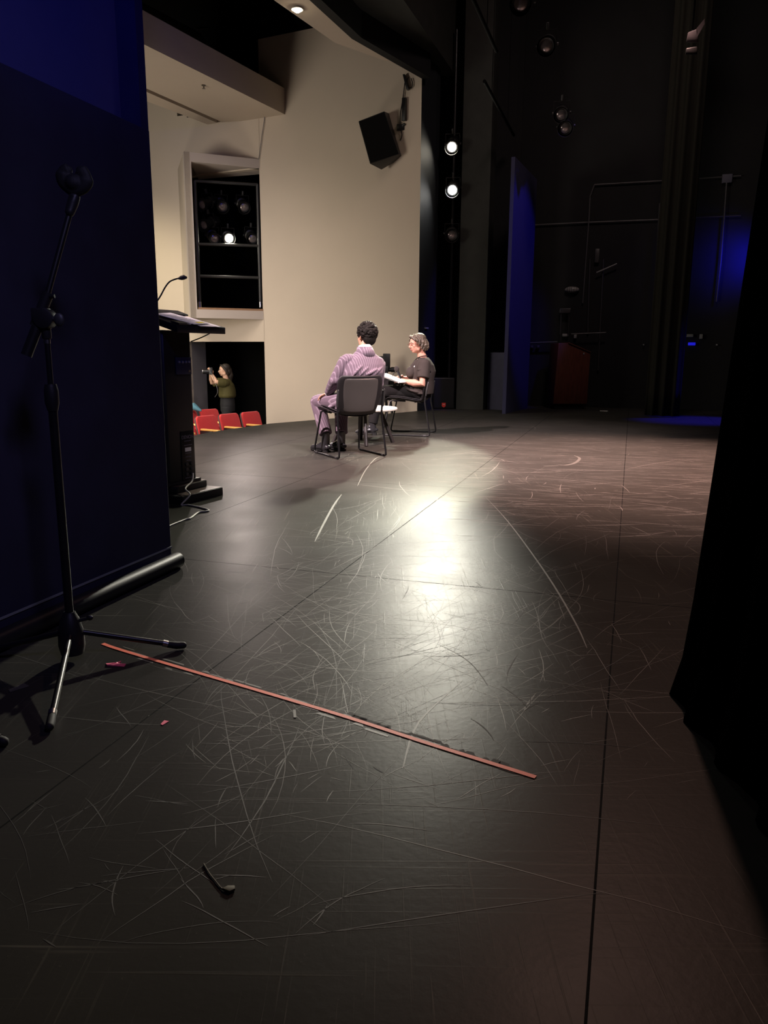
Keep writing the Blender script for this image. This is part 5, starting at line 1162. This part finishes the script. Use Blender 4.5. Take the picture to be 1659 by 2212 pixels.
wL, wR = V((-0.13, 0.085, 0.655)), V((0.06, 0.09, 0.68))
neckt = hc+HR @ V((0, -0.03, -0.07))
mb = MB()
mb.loft([((0, -0.12, 0.46), .15, .12), ((0, -0.13, 0.55), .165, .125), ((0, -0.15, 0.67), .135, .115), ((0, -0.15, 0.80), .15, .115), ((0, -0.155, 0.88), .15, .09), ((0, -0.15, 0.93), .09, .065)])
mb.tube([neckb-Z*0.06, neckb, neckb.lerp(neckt, 0.6), neckt+Z*0.03], [0.060, 0.055, 0.052, 0.05], n=18)
head(mb, hc, HR, 0.95)
for a, e_, w_ in ((shL, eL, wL), (shR, eR, wR)): mb.tube([a, a.lerp(e_, 0.5), e_, e_.lerp(w_, 0.35), e_.lerp(w_, 0.8), w_], [0.052, 0.050, 0.044, 0.046, 0.031, 0.028], n=16, roundcap=True)
for h_, k_, a_ in ((hipL, kL, aL), (hipR, kR, aR)): mb.tube([h_, h_.lerp(k_, 0.5), k_, k_.lerp(a_, 0.35), a_+Z*0.03, a_], [0.078, 0.068, 0.052, 0.050, 0.036, 0.034], n=14, roundcap=True)
micp = Wi @ at(864, 813, wloc.y-0.14)
hand(mb, wL, V((0.25, 0.9, 0.12)), V((0.9, -0.3, -0.5)), V((0.2, 0.2, 0.9)), 0.75, 0.95)
hand(mb, wR, V((-0.55, 0.8, 0.10)), V((-0.5, -0.5, -0.7)), V((-0.2, 0.1, 0.9)), 0.8, 0.95)
wbody = mb.build('body', M['skinW'], wom, remesh=0.005, sm=2, smooth=180)
face_bits(wbody, hc, HR, 0.95, M['lips'], M['hairgrey'])
# wavy chin length hair
rnd = random.Random(5); mb = MB()
mb.ell(hc+HR @ V((0, -0.030, 0.048)), (0.088, 0.096, 0.080), HR, nu=24, nv=16); mb.ell(hc+HR @ V((0, -0.075, -0.01)), (0.072, 0.05, 0.078), HR)
for sx in (-1, 1):
    for y0, z0, l_, r_ in ((0.045, 0.098, 0.085, .016), (0.018, 0.105, 0.12, .020), (-0.01, 0.105, 0.155, .022), (-0.035, 0.10, 0.17, .024), (-0.065, 0.085, 0.165, .024), (-0.09, 0.06, 0.14, .022)):
        pts_ = []
        for k in range(7):
            f_ = k/6; ph_ = math.sin(f_*9+y0*60)*0.007; zz = z0-l_*f_; x_ = sx*(0.012+0.080*math.sin(min(1, f_*1.6)*PI/2)+ph_)
            pts_.append(hc+HR @ V((x_, y0*(1-0.1*f_)-0.012*f_+ph_*0.7+(0.014 if k == 6 else 0), zz)))
        mb.tube(pts_, [r_*0.85, r_, r_, r_*1.05, r_, r_*0.9, r_*0.55], n=9, roundcap=True)
mb.tube([hc+HR @ V(p) for p in ((0.06, 0.045, 0.085), (0.02, 0.070, 0.100), (-0.03, 0.070, 0.092), (-0.062, 0.052, 0.055))], [0.014, 0.018, 0.018, 0.012], n=10, roundcap=True)
mb.build('hair', M['hairgrey'], wom, remesh=0.004, sm=1, smooth=180)
# glasses
mb = MB()
def GP(x, y, z): return hc+HR @ (V((x, y, z))*0.95)
for sx in (-1, 1):
    mb.tube([GP(sx*0.033+0.026*math.cos(t_), 0.108-abs(0.026*math.cos(t_)+sx*0.0)*0.15, 0.001+0.021*math.sin(t_)) for t_ in [2*PI*k/20 for k in range(21)]], 0.0016, n=6)
    mb.tube([GP(sx*0.059, 0.104, 0.008), GP(sx*0.075, 0.06, 0.010), GP(sx*0.080, -0.005, 0.008)], 0.0016, n=6)
mb.tube([GP(-0.007, 0.110, 0.004), GP(0, 0.113, 0.007), GP(0.007, 0.110, 0.004)], 0.0016, n=6)
gl = mb.build('glasses', M['wire'], wom)
# blouse
mb = MB(); mb.loft([((0, -0.135, 0.56), .150, .130), ((0, -0.135, 0.66), .150, .140), ((0, -0.125, 0.76), .155, .150), ((0, -0.135, 0.83), .140, .115), ((0, -0.14, 0.875), .11, .075)], n=28)
mb.build('blouse', M['shirt'], wom, smooth=180)
# jacket, open at the front
mb = MB()
mb.loft([((0, -0.150, 0.50), .215, .135), ((0, -0.145, 0.56), .210, .145), ((0, -0.15, 0.66), .192, .140), ((0, -0.165, 0.77), .188, .145), ((0, -0.170, 0.845), .190, .118), ((0, -0.165, 0.90), .150, .085), ((0, -0.155, 0.935), .085, .066)], n=36, p=2.2)
for sx, a, e_ in ((-1, shL, eL), (1, shR, eR)):
    mb.ell(a+V((0, 0, 0.0)), (0.072, 0.075, 0.066)); mb.tube([a, a.lerp(e_, 0.35), a.lerp(e_, 0.72)], [0.074, 0.078, 0.077], n=20)
    mb.ell((sx*0.085, -0.020, 0.755), (0.082, 0.068, 0.078))
    mb.tube([(sx*0.06, -0.075, 0.895), (sx*0.085, -0.02, 0.82), (sx*0.10, 0.0, 0.74), (sx*0.095, -0.02, 0.62)], [0.018, 0.022, 0.02, 0.018], n=10, roundcap=True)
mb.tube([(-0.19, -0.10, 0.53), (-0.18, 0.0, 0.555), (-0.15, 0.05, 0.58)], [0.035, 0.03, 0.015], n=10, ell=0.6, roundcap=True)
for p_ in (((-0.235, -0.20, 0.83), (-0.255, -0.15, 0.80), (-0.245, -0.10, 0.79)), ((-0.25, -0.215, 0.78), (-0.27, -0.16, 0.745), (-0.255, -0.11, 0.735))): mb.tube(smooth_path(p_, 5), [0.004+0.008*math.sin(PI*k/10) for k in range(11)], n=8)
mb.build('jacket', M['browncloth'], wom, remesh=0.006, sm=3, smooth=180)
mb = MB(); 
mb.tube(smooth_path([(-0.055, -0.20, 0.955), (-0.075, -0.13, 0.945), (-0.06, -0.075, 0.915), (-0.03, -0.02, 0.85), (0.0, 0.0, 0.82), (0.03, -0.02, 0.85), (0.06, -0.075, 0.915), (0.075, -0.13, 0.945), (0.055, -0.20, 0.955)], 5), 0.006, n=8); mb.build('lanyard', M['blackcloth'], wom)
# trousers
mb = MB(); mb.loft([((0, -0.12, 0.452), .175, .135), ((0, -0.125, 0.53), .185, .135), ((0, -0.14, 0.62), .16, .12)], n=28)
for h_, k_, a_ in ((hipL, kL, aL), (hipR, kR, aR)):
    hem = a_+(k_-a_).normalized()*0.03; mb.tube([h_, h_.lerp(k_, 0.5), k_-(k_-h_).normalized()*0.03, k_, k_.lerp(hem, 0.3), k_.lerp(hem, 0.7), hem], [0.098, 0.090, 0.080, 0.074, 0.070, 0.062, 0.058], n=20); mb.ell(k_, (0.075, 0.075, 0.070))
mb.tube([hipL+V((0.09, 0.05, 0.02)), hipL.lerp(kR, 0.5)+V((0.02, 0, 0.02)), kR+V((-0.02, -0.08, -0.03))], [0.085, 0.08, 0.07], n=14, roundcap=True)
mb.build('trousers', M['blackcloth'], wom, remesh=0.007, sm=3, smooth=180)
dsh = V((-0.25, 0.95, 0)).normalized()
hl = V((aL.x, aL.y, 0))-dsh*0.055; shoe('shoe', M['leather'], wom, hl, hl+dsh*0.25, 0.0, 0.11, V((aL.x, aL.y, 0.15)), 0.05)
hl = V((aR.x, aR.y, 0))-dsh*0.05; shoe('shoe', M['leather'], wom, hl, hl+dsh*0.25, 0.27, 0.10, V((aR.x, aR.y, 0.41)), 0.04)
# microphone in her hand
mh = at(857, 797, wloc.y-0.10); ml = at(866, 818, wloc.y-0.10)
t = thing('handheld_microphone', 'handheld microphone with a round foam head held by the woman', 'microphone', ml)
dm = (mh-ml).normalized()
mb = MB(); mb.tube([-dm*0.06, dm*0.02, (mh-ml)-dm*0.03], [0.012, 0.014, 0.018], n=14, roundcap=True); mb.build('handle', M['blackmetal'], t)
mb = MB(); mb.ell(mh-ml, (0.031, 0.031, 0.036), V((0, 0, 1)).rotation_difference(dm).to_matrix(), nu=20, nv=14); mb.build('foam_head', mat('grey_brown_foam', (0.035, 0.028, 0.026), 0.95, var=0.2, bump=0.4, bscale=300), t)
mb = MB(); mb.tube(smooth_path([ml-dm*0.05-V((0, 0, 0)), at(862, 822, wloc.y-0.12), at(850, 818, wloc.y-0.14), at(848, 812, wloc.y-0.14), at(851, 806, wloc.y-0.13), at(857, 803, wloc.y-0.10)], 5), 0.004, n=8); tcb = mb.build('microphone_cable', M['rubber'], None); tag(tcb, 'black cable looping under the microphone the woman holds', 'cable')
# papers on a board across her knees
pA, pB = at(826, 809, wloc.y-0.12), at(871, 827, wloc.y-0.26)
pd = (pB-pA); pl = pd.length; 
t = thing('clipboard', 'white papers on a thin board lying across the woman\'s raised knee', 'papers', (pA+pB)/2)
fx = pd.normalized(); fz = (Z-fx*Z.dot(fx)).normalized(); fy = fz.cross(fx); RR = Matrix((fx, fy, fz)).transposed()
mb = MB(); mb.box((0, 0, 0.0), (pl, 0.22, 0.005), RR); mb.build('board', M['greyplate'], t, smooth=0)
mb = MB()
for k, (dx, dy, an) in enumerate(((0, 0, 0), (0.008, 0.01, 0.06), (-0.012, -0.006, -0.05))): mb.box(RR @ V((dx, dy, 0.005+0.0035*k)), (pl*0.97, 0.212, 0.0022), RR @ RZ(an))
mb.build('sheets', M['white'], t, smooth=0)

# ---------- the photographer in the house
pY = 14.75
pp0 = at(488, 800, pY); ploc = V((pp0.x, pY, HF)); pz = rad(97)
ph = thing('person', 'person in an olive top standing before the dark doorway, raising a camera to eye level', 'person', ploc, pz)
Pm = Matrix.Translation(ploc) @ Matrix.Rotation(pz, 4, 'Z'); Pi = Pm.inverted()
HRp = RZ(0.25) @ RX(-0.05); hcp = V((0, 0.045, 1.585)); hcp.y = (Pi @ at(484.5, 799, pY)).y; hcp.z = (Pi @ at(484, 800, pY)).z
cam_p = Pi @ at(456, 803, pY-0.18)
shL, shR = V((-0.17, 0.0, 1.36)), V((0.17, 0.02, 1.36))
eL, eR = Pi @ at(467, 825, pY-0.25), Pi @ at(457, 826, pY-0.02)
wL, wR = Pi @ at(457.5, 809, pY-0.19), Pi @ at(455, 810, pY-0.10)
mb = MB(); mb.loft([((0, -0.01, 0.86), .16, .12), ((0, -0.01, 0.98), .175, .125), ((0, -0.01, 1.10), .15, .115), ((0, 0, 1.25), .16, .115), ((0, 0, 1.36), .15, .09), ((0, 0, 1.41), .09, .065)])
mb.tube([V((0, 0.0, 1.38)), V((0, 0.01, 1.45)), hcp-Z*0.04], [0.058, 0.052, 0.05], n=16); head(mb, hcp, HRp, 1.0)
for a, e_, w_ in ((shL, eL, wL), (shR, eR, wR)): mb.tube([a, a.lerp(e_, 0.5), e_, e_.lerp(w_, 0.4), w_], [0.052, 0.048, 0.042, 0.040, 0.028], n=14, roundcap=True)
for sx in (-1, 1): mb.tube([(sx*0.09, 0, 0.92), (sx*0.10, 0.01, 0.5), (sx*0.10, -0.01, 0.10)], [0.09, 0.06, 0.04], n=14, roundcap=True)
hand(mb, wL, V((0, 0.15, 1)), V((0.5, 0.6, 0)), V((0, -0.9, 0.3)), 0.55, 1.0); hand(mb, wR, V((-0.3, 0.15, 1)), V((-0.8, 0.3, 0)), V((0, -0.9, 0.3)), 0.5, 1.0)
pb_ = mb.build('body', M['skinP'], ph, remesh=0.007, sm=2, smooth=180); face_bits(pb_, hcp, HRp, 1.0, M['lips'], M['hairdark'])
mb = MB(); mb.ell(hcp+HRp @ V((0, -0.028, 0.045)), (0.086, 0.096, 0.082), HRp, nu=24, nv=14); mb.ell(hcp+HRp @ V((0, -0.07, -0.03)), (0.075, 0.06, 0.09), HRp); mb.tube([hcp+HRp @ V(p) for p in ((0, -0.09, 0.02), (0, -0.11, -0.10), (0, -0.10, -0.20))], [0.05, 0.055, 0.03], n=12, roundcap=True)
for sx in (-1, 1): mb.tube([hcp+HRp @ V(p) for p in ((sx*0.02, 0.055, 0.095), (sx*0.066, 0.02, 0.055), (sx*0.078, -0.02, -0.01), (sx*0.07, -0.05, -0.07))], [0.02, 0.022, 0.024, 0.02], n=10, roundcap=True)
mb.build('hair', M['hairdark'], ph, remesh=0.006, sm=2, smooth=180)
mb = MB(); mb.loft([((0, -0.01, 1.085), .200, .150), ((0, -0.01, 1.12), .215, .165), ((0, -0.01, 1.22), .205, .160), ((0, 0, 1.32), .200, .145), ((0, 0, 1.39), .16, .10), ((0, 0, 1.43), .085, .07)], n=30)
for a, e_ in ((shL, eL), (shR, eR)): mb.ell(a, (0.075, 0.075, 0.07)); mb.tube([a, a.lerp(e_, 0.4), a.lerp(e_, 0.86)], [0.082, 0.088, 0.080], n=16)
mb.build('top', M['olive'], ph, remesh=0.008, sm=3, smooth=180)
mb = MB(); mb.loft([((0, -0.01, 0.82), .175, .135), ((0, -0.01, 0.95), .19, .14), ((0, -0.01, 1.10), .165, .13)], n=26)
for sx in (-1, 1): mb.tube([(sx*0.09, 0, 0.90), (sx*0.10, 0.01, 0.5), (sx*0.10, -0.01, 0.06)], [0.105, 0.078, 0.062], n=16)
mb.build('trousers', M['jeans'], ph, remesh=0.009, sm=3, smooth=180)
for sx in (-1, 1): shoe('shoe', M['rubber'], ph, (sx*0.10, -0.07, 0), (sx*0.11, 0.19, 0), 0.0, 0.08, V((sx*0.10, -0.01, 0.10)), 0.02)
cw_ = Pm @ cam_p
t = thing('stills_camera', 'small black stills camera held up by the person in the olive top', 'camera', cw_, pz)
mb = MB(); mb.box((0, 0, 0), (0.14, 0.06, 0.10)); mb.box((0, 0, 0.06), (0.06, 0.06, 0.035)); mb.build('body', M['blackplastic'], t, bevel=0.01)
mb = MB(); mb.cyl((0, 0.03, 0), (0, 0.15, 0), 0.04, 0.042, n=20); mb.build('lens', M['blackmetal'], t)
mb = MB(); mb.cyl((0, 0.146, 0), (0, 0.156, 0), 0.044, 0.044, n=20); mb.build('lens_ring', M['chrome'], t)
mb = MB(); mb.tube(smooth_path([cam_p+V((-0.07, 0, 0)), Pi @ at(470, 842, pY-0.3), Pi @ at(464, 858, pY-0.3)], 5), 0.008, n=6, ell=0.3); st = mb.build('lanyard', M['greyplate'], ph)

# ================================================================== LIGHT
def spot(name, loc, aim, power, col, size, blend=0.2, radius=0.06):
    l = bpy.data.lights.new(name, 'SPOT'); l.energy = power; l.color = col; l.spot_size = rad(size); l.spot_blend = blend; l.shadow_soft_size = radius
    o = bpy.data.objects.new(name, l); COL.objects.link(o); o.location = loc; o.rotation_euler = (V(aim)-V(loc)).to_track_quat('-Z', 'Y').to_euler(); return o
def area(name, loc, aim, power, col, sx, sy=None, spread=180):
    l = bpy.data.lights.new(name, 'AREA'); l.energy = power; l.color = col; l.size = sx; l.spread = rad(spread)
    if sy: l.shape = 'RECTANGLE'; l.size_y = sy
    o = bpy.data.objects.new(name, l); COL.objects.link(o); o.location = loc; o.rotation_euler = (V(aim)-V(loc)).to_track_quat('-Z', 'Y').to_euler(); return o
def front(p, aim, d=0.05): return V(p)+(V(aim)-V(p)).normalized()*d
POOL = V((-0.30, 7.2, 0))
spot('key_upper', front(T1, POOL, 0.09), POOL, 1050, (1, 0.93, 0.66), 20, 0.12, 0.07)
spot('key_lower', front(T2, POOL, 0.09), POOL+V((0.12, 0.1, 0)), 900, (0.98, 1.0, 0.78), 20, 0.12, 0.07)
spot('key_spill', front(T1, POOL, 0.09), V((-0.45, 3.7, 0)), 5200, (1, 0.95, 0.80), 14, 1.0, 0.10)
spot('key_spill_wide', front(T2, POOL, 0.09), V((0, 5.0, 0)), 220, (0.95, 1, 0.92), 60, 1.0, 0.10)
FHA = V((-0.2, 8.0, 0.7))
spot('front_of_house', front(FH, FHA, 0.09), FHA, 650, (1, 0.85, 0.78), 26, 0.6, 0.08)
spot('catwalk_front', (-5.0, 4.8, 6.5), (-0.5, 7.6, 0.7), 6800, (1, 0.76, 0.78), 38, 0.7, 0.12)
spot('pink_spill', (2.7, 8.3, 7.5), (1.7, 2.4, 0), 900, (1, 0.58, 0.46), 36, 1.0, 0.15)
spot('pink_wash', (2.8, 8.2, 7.5), (2.1, 7.0, 0), 11000, (1, 0.60, 0.52), 46, 1.0, 0.15)
area('overhead_wash', (2.6, 3.4, 6.6), (0.0, 8.3, 0.7), 85, (1, 0.84, 0.86), 0.8, spread=50)
area('upstage_fill', (3.0, 9.5, 7.5), (3.4, 14.6, 0.8), 24, (1, 0.75, 0.70), 1.0, spread=120)  # added ambient fill to bring up the far lectern; no fixture here
area('house_side_fill', (-6.5, 8.5, 2.2), (-3.6, 15.5, 1.2), 130, (1, 0.89, 0.76), 2.5, 2.0, spread=140)  # unseen stand-in for the house lighting, added for wall and ceiling slab
area('house_bounce_fill', (-4.6, 11.8, 0.1), (-1.8, 14.6, 0.0), 45, (1, 0.88, 0.72), 1.2, 0.8)  # added low panel in place of light bounced off the house floor
area('house_ceiling_fill', (-4.0, 11.0, 4.4), (-3.3, 13.0, -1), 90, (1, 0.88, 0.76), 2.0, 3.0, spread=120)  # unseen fill panel standing for the dim house lights
spot('house_sconce', (-5.6, 13.6, 3.6), (-5.0, 16.3, 1.0), 230, (1, 0.88, 0.62), 110, 1.0, 0.2)
spot('blue_panel', (0.3, -1.2, 4.6), (-1.6, 2.2, 3.9), 330, (0.05, 0.06, 1), 52, 0.5, 0.2)
area('wing_fill', (0.55, 0.2, 3.4), (-1.35, 2.4, 1.0), 3.0, (0.5, 0.45, 1.0), 0.5, spread=60)  # added dim bluish fill for navy panel and foreground, not a fixture
spot('blue_flat', (4.4, 10.4, 6.2), (2.35, 13.5, 2.4), 520, (0.08, 0.05, 1), 26, 0.4, 0.1)
spot('blue_back', BW(1628, 555, 0.5), BW(1600, 560, 0), 60, (0.01, 0.01, 1), 120, 0.9, 0.1)
spot('blue_floor', (6.5, 12.5, 5.0), fl(1510, 908), 2200, (0.03, 0.02, 1), 22, 0.8, 0.1)
area('ledge_lamp', dl-Z*0.06, dl-Z*2, 6, (1, 0.85, 0.6), 0.08)
world = bpy.data.worlds.new('world'); scene.world = world; world.use_nodes = True
bg = world.node_tree.nodes['Background']; bg.inputs[0].default_value = (0.6, 0.65, 0.8, 1); bg.inputs[1].default_value = 0.0
scene.view_settings.view_transform = 'Standard'; scene.view_settings.look = 'None'; scene.view_settings.exposure = 0.0; scene.view_settings.gamma = 1.0; scene.view_settings.use_curve_mapping = False
